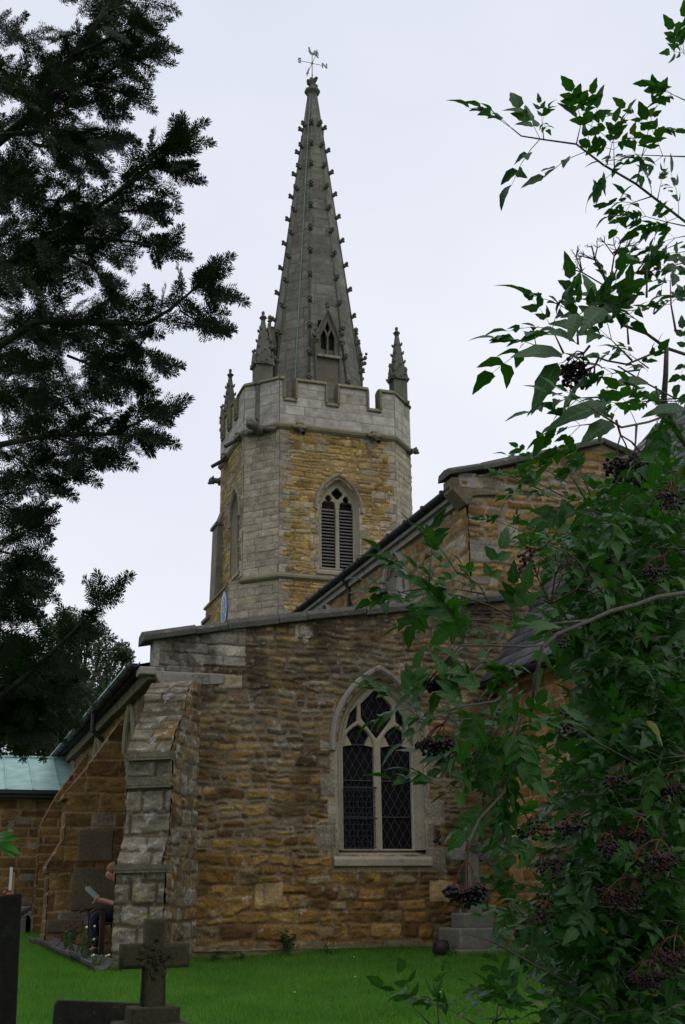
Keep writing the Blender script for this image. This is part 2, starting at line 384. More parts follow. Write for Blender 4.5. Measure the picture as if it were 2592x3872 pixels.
def plate(name, loops, O, U, V, d0, d1, mat, parent, bevel=0.0):
    """flat pierced plate from closed loops in (u,v); front at depth d0 to back d1 along -N"""
    cu = bpy.data.curves.new('c', 'CURVE'); cu.dimensions = '2D'; cu.fill_mode = 'BOTH'
    cu.extrude = max((d1-d0)/2-bevel, .001); cu.bevel_depth = bevel; cu.bevel_resolution = 1; cu.offset = -bevel
    for lp in loops:
        s = cu.splines.new('POLY'); s.points.add(len(lp)-1); s.use_cyclic_u = True
        for p, (a, b) in zip(s.points, lp): p.co = (a, b, 0, 1)
    ob = bpy.data.objects.new('c', cu); COL.objects.link(ob)
    me = bpy.data.meshes.new_from_object(ob); bpy.data.objects.remove(ob); bpy.data.curves.remove(cu)
    U = Vector(U); V = Vector(V); N = U.cross(V)
    T = Matrix(((U.x, V.x, N.x, 0), (U.y, V.y, N.y, 0), (U.z, V.z, N.z, 0), (0, 0, 0, 1)))
    T.translation = Vector(O)-N*((d0+d1)/2)
    me.transform(T)
    me.materials.clear()
    return link(name, me, mat, parent)
def sweep(name, path, prof, O, U, V, mat, parent, closed=False):
    """prof (offset outward from the opening, offset along +N) swept on the 2D path"""
    O = np.array(O, float); U = np.array(U, float); V = np.array(V, float); N = np.cross(U, V)
    P = np.array(path, float); n = len(P); m = len(prof); vs = []
    for i in range(n):
        a = P[max(i-1, 0)]; b = P[min(i+1, n-1)]
        d1 = P[i]-a if i > 0 else b-P[i]; d2 = b-P[i] if i < n-1 else d1
        d1 = d1/np.linalg.norm(d1); d2 = d2/np.linalg.norm(d2)
        n1 = np.array([-d1[1], d1[0]]); n2 = np.array([-d2[1], d2[0]]); q = n1+n2; q = q/max(np.dot(q, q)/2, .3)
        for o_, h_ in prof:
            w_ = P[i]+q*o_; vs.append(O+U*w_[0]+V*w_[1]+N*h_)
    fs = []
    for i in range(n-1):
        for k in range(m):
            fs.append((i*m+k, i*m+(k+1) % m, (i+1)*m+(k+1) % m, (i+1)*m+k))
    fs += [tuple(range(m))[::-1], tuple((n-1)*m+k for k in range(m))]
    mb = MB(); mb.add(vs, fs); return mb.build(name, mat, parent)
X = np.array([1., 0, 0]); Y = np.array([0, 1., 0]); Z = np.array([0, 0, 1.])

# ------------------------------------------------------------------ ground
def ground():
    xs = np.concatenate([np.linspace(-600, -20, 12), np.linspace(-18, 30, 160), np.linspace(33, 600, 12)])
    ys = np.concatenate([np.linspace(-400, -12, 10), np.linspace(-10, 60, 220), np.linspace(65, 900, 14)])
    x, y = np.meshgrid(xs, ys); z = gz(x, y)
    z = np.where((abs(x) > 19) | (y > 62) | (y < -11), np.clip(z, -1.2, .6), z)
    z = z+.012*(vnoise(x*3, y*3, 3)-.5)
    P = np.stack([x, y, z], -1).reshape(-1, 3); nx = len(xs); ii = np.arange(len(P)).reshape(len(ys), nx)
    F = np.stack([ii[:-1, :-1], ii[:-1, 1:], ii[1:, 1:], ii[1:, :-1]], -1).reshape(-1, 4)
    m, n, b = newmat('lawn_soil'); L = n.links.new
    geo = nd(n, 'ShaderNodeNewGeometry'); a = nd(n, 'ShaderNodeTexNoise', Scale=1.6, Detail=6.0); L(geo.outputs['Position'], a.inputs['Vector'])
    c = nd(n, 'ShaderNodeValToRGB'); c.color_ramp.elements[0].position = .35; c.color_ramp.elements[0].color = (.025, .08, .010, 1)
    c.color_ramp.elements[1].position = .7; c.color_ramp.elements[1].color = (.04, .13, .014, 1); L(a.outputs['Fac'], c.inputs[0]); L(c.outputs[0], b.inputs['Base Color'])
    b.inputs['Roughness'].default_value = .95
    o = link('ground', npmesh(P, F, smooth=True), m); o['kind'] = 'structure'
ground()
def grass():
    rng = np.random.default_rng(5); N_ = 210000
    # denser where the lawn is seen
    y = 9.5+rng.random(N_)**1.15*9.0; x = .3+rng.random(N_)*(.55+.0*y)*18
    x = np.where(rng.random(N_) < .12, .2+rng.random(N_)*3.2, x); yy = np.where(x < 2.9, y+rng.random(N_)*9, y); y = np.where((rng.random(N_) < .5), yy, y)
    # no grass inside the church
    ok = ~((x > 2.95) & (y > 17.38)) & ~((x > 8.6)) & (y < 27)
    bare = (x > 2.3-.1*(y-16)) & (y > 16.2) & (y < 21) & (x < 3.2)   # earth bed beside the bench
    ok &= ~(bare & (rng.random(N_) < .93))
    x = x[ok]; y = y[ok]; n = len(x); z = gz(x, y)
    cl = fbm(x*2.2, y*2.2, 9, 4); hh = (.028+.045*rng.random(n))*(.55+.9*cl)
    an = rng.random(n)*2*PI; w = .0035+.004*rng.random(n); ln = rng.normal(0, .5, (n, 2))*hh[:, None]
    dx = np.cos(an)*w; dy = np.sin(an)*w
    A = np.stack([x-dx, y-dy, z-.01], -1); B = np.stack([x+dx, y+dy, z-.01], -1); T = np.stack([x+ln[:, 0], y+ln[:, 1], z+hh], -1)
    V_ = np.stack([A, B, T], 1).reshape(-1, 3); F = np.arange(3*n).reshape(-1, 3)
    m = mat_leaf('grass_blades', (.048, .148, .017), (.135, .295, .036), .42, .6, 1.0, .2, ((.20, .19, .07), .05))
    o = link('grass', npmesh(V_, F), m); tag(o, 'short bright green lawn grass in front of the church wall', 'grass', kind='stuff')
grass()
def bed():
    xs = np.linspace(1.5, 3.2, 30); ys = np.linspace(16.3, 21, 80); x, y = np.meshgrid(xs, ys)
    z = gz(x, y)+.012+.02*fbm(x*6, y*6, 8)-.6*np.clip((2.28-.1*(y-16))-x, 0, 1)
    P = np.stack([x, y, z], -1).reshape(-1, 3); ii = np.arange(len(P)).reshape(80, 30)
    F = np.stack([ii[:-1, :-1], ii[:-1, 1:], ii[1:, 1:], ii[1:, :-1]], -1).reshape(-1, 4)
    o = link('earth_bed', npmesh(P, F, smooth=True), mat_plain('bare_earth', (.075, .055, .032), .95, noise=.35, scale=14, bump=.5)); o['kind'] = 'structure'
bed()

# ------------------------------------------------------------------ CHURCH
church = empty('church', (8.5, 17.5, .2), 'ironstone medieval church with battlemented west tower and tall crocketed stone spire', 'church')

# --- aisle east wall -----------------------------------------------
AX, AY = 3.07, 17.5
WC, WH = 6.6, .60         # aisle window centre and half width
def aisle_keep(u, v):
    x = u+AX; z = v+.1
    top = [(3.0, .0), (8.72, .0), (8.72, 4.75), (9.35, 5.5), (9.35, 5.96), (7.98, 5.72), (5.38, 5.30), (4.1, 5.08), (3.0, 4.86)]
    return inpoly(x, z, top) & ~inpoly(x, z, win_poly(WC, .70, 1.72, 3.37, 1.06))
def jambmask(cx, hw, zb, zt, cw, alt, ox, oz, seed):
    def f(u, v):
        x = u+ox; z = v+oz; k = np.floor((z-zb)/cw); r = hsh(k, k*0+1, seed); r2 = hsh(k, k*0+2, seed)
        wl = hw+alt[0]+(alt[1]-alt[0])*((k % 2)*.6+.4*r); wr = hw+alt[0]+(alt[1]-alt[0])*(((k+1) % 2)*.6+.4*r2)
        return (z > zb) & (z < zt) & (x > cx-wl) & (x < cx+wr)
    return f
def boxmask(ox, oz, *bs):
    def f(u, v):
        x = u+ox+.015*(vnoise(v*20, u*20, 3)-.5); z = v+oz+.015*(vnoise(u*15, v*15, 4)-.5); m = np.zeros(u.shape, bool)
        for (a, b, c, d) in bs: m |= (x > a) & (x < b) & (z > c) & (z < d)
        return m
    return f
def aisle_stain(u, v, C):
    x = u+AX; z = v+.1
    g = fbm(u*1.6, v*2.2, 77, 5); top = sstep(2.3, 4.4, z+(g-.5)*2.2)
    grey = C.mean(-1, keepdims=True)*np.array([1.02, 1.0, .95])
    f = (.42*top*(.45+.55*sstep(.40, .52, g)))[..., None]; C = C*(1-f)+grey*np.array([1.16, 1.0, .78])*f
    # black algae streaks below the coping
    st = fbm(u*1.9, v*.35, 31, 4); ct = 4.7+(x-3)*.2
    k = (sstep(.49, .60, st)*sstep(2.0, .2, ct-z)*(.5+.5*sstep(.4, .6, fbm(u*6, v*6, 32, 3)))*.8)[..., None]; C = C*(1-k)+np.array([.036, .029, .019])*k
    lo = sstep(2.4, .9, z)[..., None]; C = C*(1-lo)+C*np.array([1.06, .98, .82])*lo
    w = (fbm(u*9, v*9, 55, 4) > .73)[..., None]*.4; C = C*(1-w)+np.array([.30, .29, .26])*w*1.0
    d = (fbm(u*4, v*4, 56, 4))[..., None]; C = C*(.6+.8*d)
    return C
big = lambda r: dict(S_rub, course=(.16, .25), length=(.25, .55), warp=.05)
lowmask = lambda u, v: (v+.1+.25*fbm(u*1.5, v*1.5, 4)) < 1.85
topq = boxmask(AX, .1, (3.0, 3.75, 4.35, 5.0), (3.75, 4.4, 4.5, 5.2), (5.2, 5.5, 5.0, 5.2))
odd = boxmask(AX, .1, (4.60, 5.02, 1.0, 1.3), (7.35, 7.82, 1.02, 1.33), (7.95, 8.2, 1.5, 1.75), (4.0, 4.35, 4.15, 4.35))
masonry('aisle_east_wall', (AX, AY, .1), X, Z, 6.3, 6.0, .0155, S_rub, church, M_wall, 11, keep=aisle_keep,
        over=[(lowmask, dict(S_rub, course=(.13, .24), length=(.22, .56), warp=.08, relief=.024, rough=.065, joint=.014, mortar=(.12, .078, .04), mortar2=(.16, .12, .075))),
              (topq, dict(S_ash, course=(.17, .24), length=(.4, .7), relief=.02, rough=.03, warp=.03)),
              (odd, dict(S_dress, course=(.4, .5), length=(.5, .8), pal=[((.30, .22, .12), 1), ((.27, .24, .19), 1)])),
              (jambmask(WC, .72, 1.45, 3.4, .36, (.08, .36), AX, .1, 5), dict(S_dress, warp=.005, pal=[((.24, .205, .14), 2), ((.21, .185, .14), 2), ((.265, .22, .145), 1)]))],
        stain=aisle_stain)
# footing along the foot of the wall
masonry('wall_footing', (3.6, AY-.16, .05), X, Z, 5.1, .34, .02, dict(S_rub, course=(.3, .36), length=(.6, 1.4), pal=[((.12, .085, .045), 2), ((.10, .075, .04), 1)], relief=.03, rough=.09, mortar=(.08, .06, .035)), church, M_wall, 21)
masonry('wall_footing', (3.6, AY-.17, .385), X, (0, .95, .25), 5.1, .19, .02, dict(S_rub, course=(.3, .36), length=(.6, 1.4), pal=[((.12, .09, .045), 2), ((.09, .08, .04), 1)], relief=.03, rough=.09, mortar=(.08, .06, .035)), church, M_wall, 22)

def window(name, O, U, V, cx, hw, zb, z0, rise, holes, ring, hood, mat, parent, rec=.14, lattice=None, louvre=False, sillw=.2, depth=.13, glassmat=None, hoodmat=None):
    """O,U,V frame of the wall face. ring = width of moulded frame; hood = (width, proud)"""
    O = np.array(O, float); U = np.array(U, float); V = np.array(V, float); N = np.cross(U, V)
    body = win_poly(cx, hw+.02, zb-.02, z0, rise*(hw+.02)/hw)
    w = plate(name, [body]+holes, O, U, V, rec, rec+depth, mat, parent, bevel=.022)
    # moulded frame in two orders, open at the foot
    path = [(cx-hw, zb)]+arch(cx, hw, z0, rise)+[(cx+hw, zb)]
    sweep('window_frame', path, [(0, -rec-.16), (0, -rec+.005), (ring*.35, -rec*.55), (ring*.45, -rec*.55), (ring*.95, .012), (ring*1.25, .014), (ring*1.25, -rec-.16)], O, U, V, mat, w)
    if hood:
        hp = arch(cx, hw+ring*1.15, z0, rise+ring*1.2); hp = [(hp[0][0], z0-.08)]+hp+[(hp[-1][0], z0-.08)]
        sweep('hood_mould', hp, [(0, -.02), (0, hood[1]*.45), (hood[0]*.35, hood[1]*.9), (hood[0]*.75, hood[1]), (hood[0], hood[1]*.4), (hood[0], -.02)], O, U, V, hoodmat or mat, w)
    mb = MB(); a = cx-hw-sillw; b = cx+hw+sillw
    sec = [(-rec-.12, zb), (.02, zb-.10), (.07, zb-.14), (.07, zb-.24), (.0, zb-.25), (-rec-.12, zb-.25)]
    mb.prism([O+U*a+N*s_[0]+V*s_[1] for s_ in sec], U*(b-a)); mb.build('sill', mat, w, bevel=.012)
    g = MB(); q = rec+depth*.6
    g.add([O+U*(cx-hw)-N*q+V*zb, O+U*(cx+hw)-N*q+V*zb, O+U*(cx+hw)-N*q+V*(z0+rise), O+U*(cx-hw)-N*q+V*(z0+rise)], [(0, 1, 2, 3)])
    if not louvre: gl = g.build('glass', glassmat or M_glass, w)
    else: gl = MB().box(O+U*cx+V*((zb+z0+rise)/2)-N*(q+.4), (hw+.1, .02, (z0+rise-zb)/2+.2), (U, N, V)).build('dark_interior', M_core, w)
    if lattice:
        lw, lh, th = lattice; lb = MB(); qq = q-.012
        for l in (0, 1):
            x0 = cx-hw if l == 0 else cx+.02; x1 = cx-.02 if l == 0 else cx+hw
            for s_ in (1, -1):
                sl_ = lh/lw*s_
                c0 = (zb-(z0+rise))*1.2-3; k = -40
                while k < 60:
                    # line z = zc + sl*(x-x0)
                    zc = zb+k*lh; pts = []
                    xa, za = x0, zc; xb, zb_ = x1, zc+sl_*(x1-x0)
                    # clip in z
                    def cl(xa, za, xb, zb_, lo, hi):
                        if za == zb_: return None
                        t = sorted([(lo-za)/(zb_-za), (hi-za)/(zb_-za)]); t0 = max(0, t[0]); t1 = min(1, t[1])
                        if t0 >= t1: return None
                        return (xa+(xb-xa)*t0, za+(zb_-za)*t0, xa+(xb-xa)*t1, za+(zb_-za)*t1)
                    r = cl(xa, za, xb, zb_, zb, z0+rise*.92)
                    if r:
                        p0 = O+U*r[0]+V*r[1]-N*qq; p1 = O+U*r[2]+V*r[3]-N*qq; d = p1-p0; d /= np.linalg.norm(d); s2 = np.cross(d, N)
                        lb.add([p0-s2*th, p0+s2*th, p1+s2*th, p1-s2*th], [(0, 1, 2, 3)])
                    k += 1
            for zz in np.arange(zb+.5, z0+.2, .55):
                lb.box(O+U*((x0+x1)/2)+V*zz-N*(qq-.02), ((x1-x0)/2, .008, .008), (U, N, V))
        lb.build('leading', M_lead, w)
    return w
def light_head(cx, hw, zb, z0, rise):
    return [(cx-hw, zb)]+arch(cx, hw, z0, rise, 10)+[(cx+hw, zb)]
def cusps(w, O, U, heads, rec, depth, mat):
    """small pointed cusps inside each light head"""
    O = np.array(O, float); U = np.array(U, float); N = np.cross(U, Z)
    for cx, hw, z0, rise in heads:
        A_ = arch(cx, hw, z0, rise, 10)
        for s_ in (-1, 1):
            idx = (2, 5) if s_ < 0 else (len(A_)-3, len(A_)-6)
            (x0, y0), (x1, y1) = A_[idx[0]], A_[idx[1]]; tip = (cx+s_*hw*.42, (y0+y1)/2-hw*.35)
            MB().prism([O+U*(x0+s_*.02)+Z*(y0-hw*.2)-N*(rec+.02), O+U*tip[0]+Z*tip[1]-N*(rec+.02), O+U*(x1+s_*.02)+Z*(y1+.03)-N*(rec+.02)], -N*(depth-.05)).build('cusp', mat, w)
def rnd_hole(pts): return pts
lx = .32
H = [light_head(WC-.315, .255, 1.8, 3.30, .38), light_head(WC+.315, .255, 1.8, 3.30, .38)]
H.append([(WC, 3.47), (WC-.26, 3.80), (WC-.26, 4.02), (WC-.02, 4.25), (WC+.02, 4.25), (WC+.26, 4.02), (WC+.26, 3.80)])
H.append([(WC-.52, 3.60), (WC-.33, 3.76), (WC-.33, 3.99), (WC-.45, 3.86)])
H.append([(WC+.52, 3.60), (WC+.45, 3.86), (WC+.33, 3.99), (WC+.33, 3.76)])
aw = window('aisle_window', (0, AY, 0), X, Z, WC, WH, 1.78, 3.34, 1.02, H, .13, (.10, .09), M_lime, church, lattice=(.135, .235, .0045), hoodmat=M_limeg)
cusps(aw, (0, AY, 0), X, [(WC-.315, .255, 3.30, .38), (WC+.315, .255, 3.30, .38)], .14, .13, M_lime)
sg = MB()
for k in range(11): sg.box((WC-.315, AY+.11, 1.82+k*.085), (.262, .004, .004))
for k in range(8): sg.box((WC-.56+k*.07, AY+.11, 2.25), (.003, .003, .45))
sg.bx(WC-.58, WC-.04, AY+.095, AY+.115, 2.70, 2.73); sg.bx(WC-.58, WC-.04, AY+.095, AY+.115, 2.24, 2.26)
sg.build('wire_guard', M_black, aw)

# coping of the aisle gable: separate weathered slabs
def coping(name, pts, y0, y1, th, mat, parent, over=.10, seed=3, seg=(.7, 1.2)):
    rng = random.Random(seed); mb = MB()
    for (xa, za), (xb, zb_) in zip(pts[:-1], pts[1:]):
        L_ = math.hypot(xb-xa, zb_-za); t = 0
        while t < L_-.01:
            s_ = min(rng.uniform(*seg), L_-t)
            if L_-t-s_ < .3: s_ = L_-t
            f0, f1 = t/L_, (t+s_)/L_-.004; t += s_; j = rng.uniform(-.012, .012); tt = th*rng.uniform(.9, 1.12)
            P0 = np.array([xa+(xb-xa)*f0, 0, za+(zb_-za)*f0+j]); P1 = np.array([xa+(xb-xa)*f1, 0, za+(zb_-za)*f1+j])
            sec = [(y0-over+rng.uniform(-.015, .015), 0), (y0-over-.01, tt*.55), (y0-over+.05, tt), ((y0+y1)/2, tt*1.25), (y1+over-.04, tt), (y1+over, 0)]
            n = len(sec); vs = [P0+[0, a, b] for a, b in sec]+[P1+[0, a, b] for a, b in sec]
            mb.add(vs, [tuple(range(n))[::-1], tuple(range(n, 2*n))]+[(i, (i+1) % n, n+(i+1) % n, n+i) for i in range(n)])
    return mb.build(name, mat, parent, bevel=.012)
coping('gable_coping', [(2.80, 4.79), (4.1, 5.05), (5.38, 5.27), (7.98, 5.69), (9.35, 5.90)], AY, AY+.3, .15, M_cope, church)
kn = MB()     # kneeler below the coping at the wall's corner
kn.prism([(AX-.05, AY-.06, 4.28), (AX+.05, AY-.02, 4.12), (AX+1.0, AY-.02, 4.20), (AX+1.0, AY-.10, 4.30), (AX+1.0, AY-.04, 4.36), (AX-.06, AY-.04, 4.36)], (0, .35, 0))
kn.bx(AX-.30, AX+.08, AY-.03, AY+.3, 4.30, 4.42); kn.bx(AX-.10, AX+.05, AY-.005, AY+.3, 4.42, 4.84)
kn.build('kneeler_stone', M_limeg, church, bevel=.02)

# --- diagonal corner buttress ---------------------------------------
th_ = math.radians(33); BD = np.array([-math.sin(th_), -math.cos(th_), 0]); BE = np.array([math.cos(th_), -math.sin(th_), 0])
B0 = np.array([AX, AY, 0])+BE*.225
S_but = dict(S_ash, course=(.26, .36), length=(.3, .62), joint=.02, relief=.022, rough=.06, round=.03, warp=.03, pal=[((.175, .155, .112), 4), ((.15, .13, .09), 2), ((.195, .172, .13), 2), ((.14, .085, .036), .9)], mortar=(.09, .07, .045))
def but_stain(u, v, C):
    n = fbm(u*9, v*9, 5, 5)[..., None]; m = fbm(u*14+7, v*14, 6, 4)[..., None]
    C = C*(.65+.7*n); k = (m > .68)*.65; C = C*(1-k)+np.array([.22, .19, .06])*k; k = (n > .66)*.6
    return C*(1-k)+np.array([.34, .34, .31])*k
S_bs = dict(S_rub, course=(.16, .28), length=(.2, .45), relief=.02, rough=.035, warp=.03, joint=.016, pal=[((.16, .12, .066), 3), ((.15, .09, .038), 2), ((.16, .14, .10), 2)])
def buttress(nm, B0, BD, BE, prof, wl, parent, sf, sp_side, mat, stain, seed=40, slope_sp=None, core_mat=None):
    """prof: outline (t outwards, z) going up; faces are stone fields, half width wl(z)"""
    body = MB(); grp = []
    root = None
    for i, ((t0, z0), (t1, z1)) in enumerate(zip(prof[:-1], prof[1:])):
        w = wl((z0+z1)/2); L_ = math.hypot(t1-t0, z1-z0); Vv = (BD*(t1-t0)+Z*(z1-z0))/L_
        if L_ < .14:
            body.box(B0+BD*((t0+t1)/2-.1)+Z*((z0+z1)/2), (w+.01, .1+abs(t1-t0)/2, max(abs(z1-z0)/2, .02)), (BE, BD, Z)); continue
        sloped = abs(t1-t0) > .1*L_
        o = masonry(nm if root is None else 'buttress_face', B0-BE*w+BD*t0+Z*z0, BE, Vv, 2*w, L_, .016, dict(sf, course=(L_*.45, L_*.55)) if sloped and slope_sp is None else sf, parent if root is None else root, mat, seed+i, stain=stain)
        if root is None: root = o
    # side faces
    for s_ in (1, -1):
        def kp(u, v, s_=s_):
            poly = [(-.3, prof[0][1])]+[(t, z) for t, z in prof]+[(-.3, prof[-1][1])]
            uu = u-.3 if s_ > 0 else .0
            return inpoly(TT-u, v+prof[0][1], poly)
        TT = max(p[0] for p in prof); HH = prof[-1][1]-prof[0][1]; w = wl(0 if False else 1.0)
        for (za, zb_) in ((prof[0][1], BSPL), (BSPL, prof[-1][1])):
            w = wl((za+zb_)/2)
            def kp2(u, v, za=za): return inpoly(TT-u if s_ > 0 else u-.3, v+za, [(-.3, prof[0][1]-.01)]+list(prof)+[(-.3, prof[-1][1])]) & (v+za < zb_)
            if s_ > 0: O_ = B0+BE*w+BD*TT+Z*za; U_ = -BD
            else: O_ = B0-BE*w-BD*.3+Z*za; U_ = BD
            masonry('buttress_face', O_, U_, Z, TT+.3, zb_-za, .018, sp_side, root, mat, seed+20+s_, keep=kp2, stain=stain)
    poly = [(-.3, prof[0][1])]+[(t-.07, z-.05) for t, z in prof]+[(-.3, prof[-1][1]-.05)]
    w = wl(5)-.04; body.prism([B0-BE*w+BD*t+Z*z for t, z in poly], BE*(2*w)); body.build('set_off', core_mat or M_setoff, root)
    return root
BSPL = 1.62
buttress('corner_buttress', B0, BD, BE, [(.92, .1), (.90, 1.45), (.97, 1.46), (.97, 1.54), (.74, 1.94), (.70, 2.58), (.78, 2.60), (.78, 2.67), (.70, 2.72), (.70, 2.96), (.80, 2.98), (.80, 3.05), (.56, 3.42), (.36, 3.62), (.30, 3.68), (.24, 3.98), (.0, 4.18)],
         lambda z: .355 if z < 1.62 else .325, church, S_but, S_bs, M_wall, but_stain)

# --- aisle south wall (receding) ------------------------------------
MY = -Y
def cores(name, boxes, mat=M_core):
    mb = MB()
    for b in boxes: mb.bx(*b)
    return mb.build(name, mat, church)
AW_L = 13.8
sw_wins = (19.95, 24.0, 28.3)
def sk(u, v):
    y = AY+AW_L-u; m = np.ones(u.shape, bool)
    for c in sw_wins: m &= ~inpoly(y, v+.1, win_poly(c, .52, 1.9, 3.1, 1.05))
    return m
sj = [jambmask(AW_L-(c-AY), .55, 1.6, 3.2, .3, (.05, .22), 0, .1, 9) for c in sw_wins]
masonry('aisle_south_wall', (AX, AY+AW_L, .1), MY, Z, AW_L, 4.3, .026, dict(S_rub, pal=PAL_I+[((.24, .13, .05), 3)]), church, M_wall, 31, keep=sk,
        over=[(m, S_dress) for m in sj])
for i, c in enumerate(sw_wins):
    cc = AW_L-(c-AY)
    window('aisle_window', (AX, AY+AW_L, 0), MY, Z, cc, .42, 1.9, 3.1, 1.02, [light_head(cc-.21, .17, 1.93, 3.05, .35), light_head(cc+.21, .17, 1.93, 3.05, .35), [(cc, 3.25), (cc-.17, 3.5), (cc, 3.85), (cc+.17, 3.5)]], .10, (.09, .08), M_lime, church, hoodmat=M_lime)
# eaves: cornice blocks, roof edge, gutter
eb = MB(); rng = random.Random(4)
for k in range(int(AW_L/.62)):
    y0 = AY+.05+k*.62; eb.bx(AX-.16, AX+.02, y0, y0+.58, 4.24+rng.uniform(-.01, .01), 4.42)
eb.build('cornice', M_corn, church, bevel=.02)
rf = MB(); rf.add([(AX-.28, AY+.25, 4.50), (AX-.28, 33.0, 4.50), (8.5, 33.0, 5.75), (8.5, AY+.25, 5.75)], [(0, 1, 2, 3)])
rf.add([(AX-.28, AY+.25, 4.42), (AX-.28, 33.0, 4.42), (8.5, 33.0, 5.6), (8.5, AY+.25, 5.6)], [(3, 2, 1, 0)])
rf.add([(AX-.28, AY+.25, 4.42), (AX-.28, 33, 4.42), (AX-.28, 33, 4.5), (AX-.28, AY+.25, 4.5)], [(0, 1, 2, 3)])
rf.build('aisle_roof', M_lead, church)
def gutter(x, y0, y1, z, r, parent, strap=1.0, dx=0):
    g = MB(); pr = []
    for k in range(9):
        a = PI+PI*k/8; pr.append((x+r*math.cos(a), z+r*math.sin(a)))
    for k in range(8, -1, -1):
        a = PI+PI*k/8; pr.append((x+(r-.012)*math.cos(a), z+.0+(r-.012)*math.sin(a)))
    g.prism([(p[0], y0, p[1]) for p in pr], (0, y1-y0, 0))
    yy = y0+.3
    while yy < y1:
        g.prism([(x+(r+.012)*math.cos(PI+PI*k/8), yy, z+(r+.012)*math.sin(PI+PI*k/8)) for k in range(9)]+[(x+r+.012, yy, z+.03), (x-r-.012, yy, z+.03)], (0, .07, 0)); yy += strap
    return g.build('gutter', M_black, parent)
ag = gutter(AX-.36, AY+.05, 32.0, 4.50, .085, church, .95)
mc = MB(); mc.bx(AX-.452, AX-.446, AY+.4, 31.5, 4.462, 4.492)
mc.build('copper_edge', M_green, ag)
dp = MB(); dp.tube([(AX-.36, 22.2, 4.4), (AX-.36, 22.2, 4.1), (AX-.1, 22.2, 3.85), (AX-.1, 22.2, .3)], .05, 8); dp.build('downpipe', M_black, church)

M_bcore = mat_stone('brown_set_off', (.13, .08, .04), var=.35, bump=.4)
# second buttress on the south wall
BSPL = 1.70
buttress('south_buttress', np.array([AX, 20.8, 0]), np.array([-1., 0, 0]), np.array([0, -1., 0]),
         [(1.16, .15), (1.14, 1.55), (1.20, 1.57), (1.20, 1.62), (.94, 2.06), (.92, 2.72), (1.0, 2.75), (.62, 3.25), (.5, 3.42), (.12, 4.0), (0, 4.15)],
         lambda z: .34, church, dict(S_iron, course=(.18, .28)), dict(S_iron, course=(.2, .34), length=(.35, .75), relief=.02, rough=.05, warp=.03), M_wall, lambda u, v, C: C*(.6+.8*fbm(u*4, v*4, 7, 5)[..., None]), seed=140, core_mat=M_bcore)
pn = MB(); pn.bx(2.36, 2.92, 20.42, 20.47, 1.72, 2.22); pn.bx(2.30, 3.02, 20.42, 20.465, .95, 1.62); pn.bx(1.93, 2.50, 20.415, 20.47, .62, .82); pn.build('patch_stones', mat_stone('grey_patch_stone', (.10, .082, .052), var=.35, bump=.4), church, bevel=.015)
BSPL = 1.70
buttress('south_buttress', np.array([AX, 26.0, 0]), np.array([-1., 0, 0]), np.array([0, -1., 0]),
         [(.9, .15), (.88, 2.6), (.6, 3.2), (.12, 3.95), (0, 4.1)], lambda z: .32, church, S_iron, S_iron, M_wall, None, seed=160, core_mat=M_bcore)

# --- porch ------------------------------------------------------------
PY = 27.0; PXL = -1.2
masonry('porch_wall', (PXL, PY, .3), X, Z, AX-PXL, 3.15, .03, S_iron, church, M_wall, 51, stain=lambda u, v, C: C*(.6+.8*fbm(u*3, v*3, 3, 4)[..., None]),
        over=[(boxmask(PXL, .3, (1.75, 2.1, 2.72, 2.87), (2.05, 2.5, 2.2, 2.34), (1.62, 1.72, 2.55, 2.8), (2.3, 2.6, 1.35, 1.62), (1.9, 2.25, 1.55, 1.68)), dict(S_dress, course=(.5, .6), length=(.9, 1.1), pal=[((.20, .175, .13), 1)])),
              (lambda u, v: v < .75+.2*fbm(u*2, v*2, 3), dict(S_rub, course=(.14, .2), pal=[((.16, .085, .035), 3), ((.17, .14, .10), 2)]))])
pc = MB(); rp0 = (PY-.22, 3.42); rp1 = (PY+2.0, 4.35); rp2 = (PY+4.2, 3.42)
pc.add([(PXL-.2, rp0[0], rp0[1]), (AX+.05, rp0[0], rp0[1]), (AX+.05, rp1[0], rp1[1]), (PXL-.2, rp1[0], rp1[1])], [(0, 1, 2, 3)])
pc.add([(PXL-.2, rp2[0], rp2[1]), (AX+.05, rp2[0], rp2[1]), (AX+.05, rp1[0], rp1[1]), (PXL-.2, rp1[0], rp1[1])], [(3, 2, 1, 0)])
for k in range(10):
    xx = PXL-.1+k*.56
    if xx < AX: pc.prism([(xx, rp0[0], rp0[1]), (xx+.025, rp0[0], rp0[1]), (xx+.025, rp0[0], rp0[1]+.035), (xx, rp0[0], rp0[1]+.035)], (0, rp1[0]-rp0[0], rp1[1]-rp0[1]))
pc.tube([(PXL-.2, rp1[0], rp1[1]+.02), (AX, rp1[0], rp1[1]+.02)], .04)
pc.build('porch_roof', M_green, church)
pg = MB(); pg.bx(PXL-.2, AX-.0, PY-.24, PY+.02, 3.26, 3.40); pg.bx(PXL-.2, AX, PY-.30, PY-.2, 3.34, 3.42); pg.build('porch_gutter', M_black, church)
cores('porch_core', [(PXL+.05, AX+.3, PY+.06, PY+3.9, .2, 3.4)])
cores('aisle_core', [(AX+.45, 8.3, AY+.45, 32.9, .1, 4.35)])

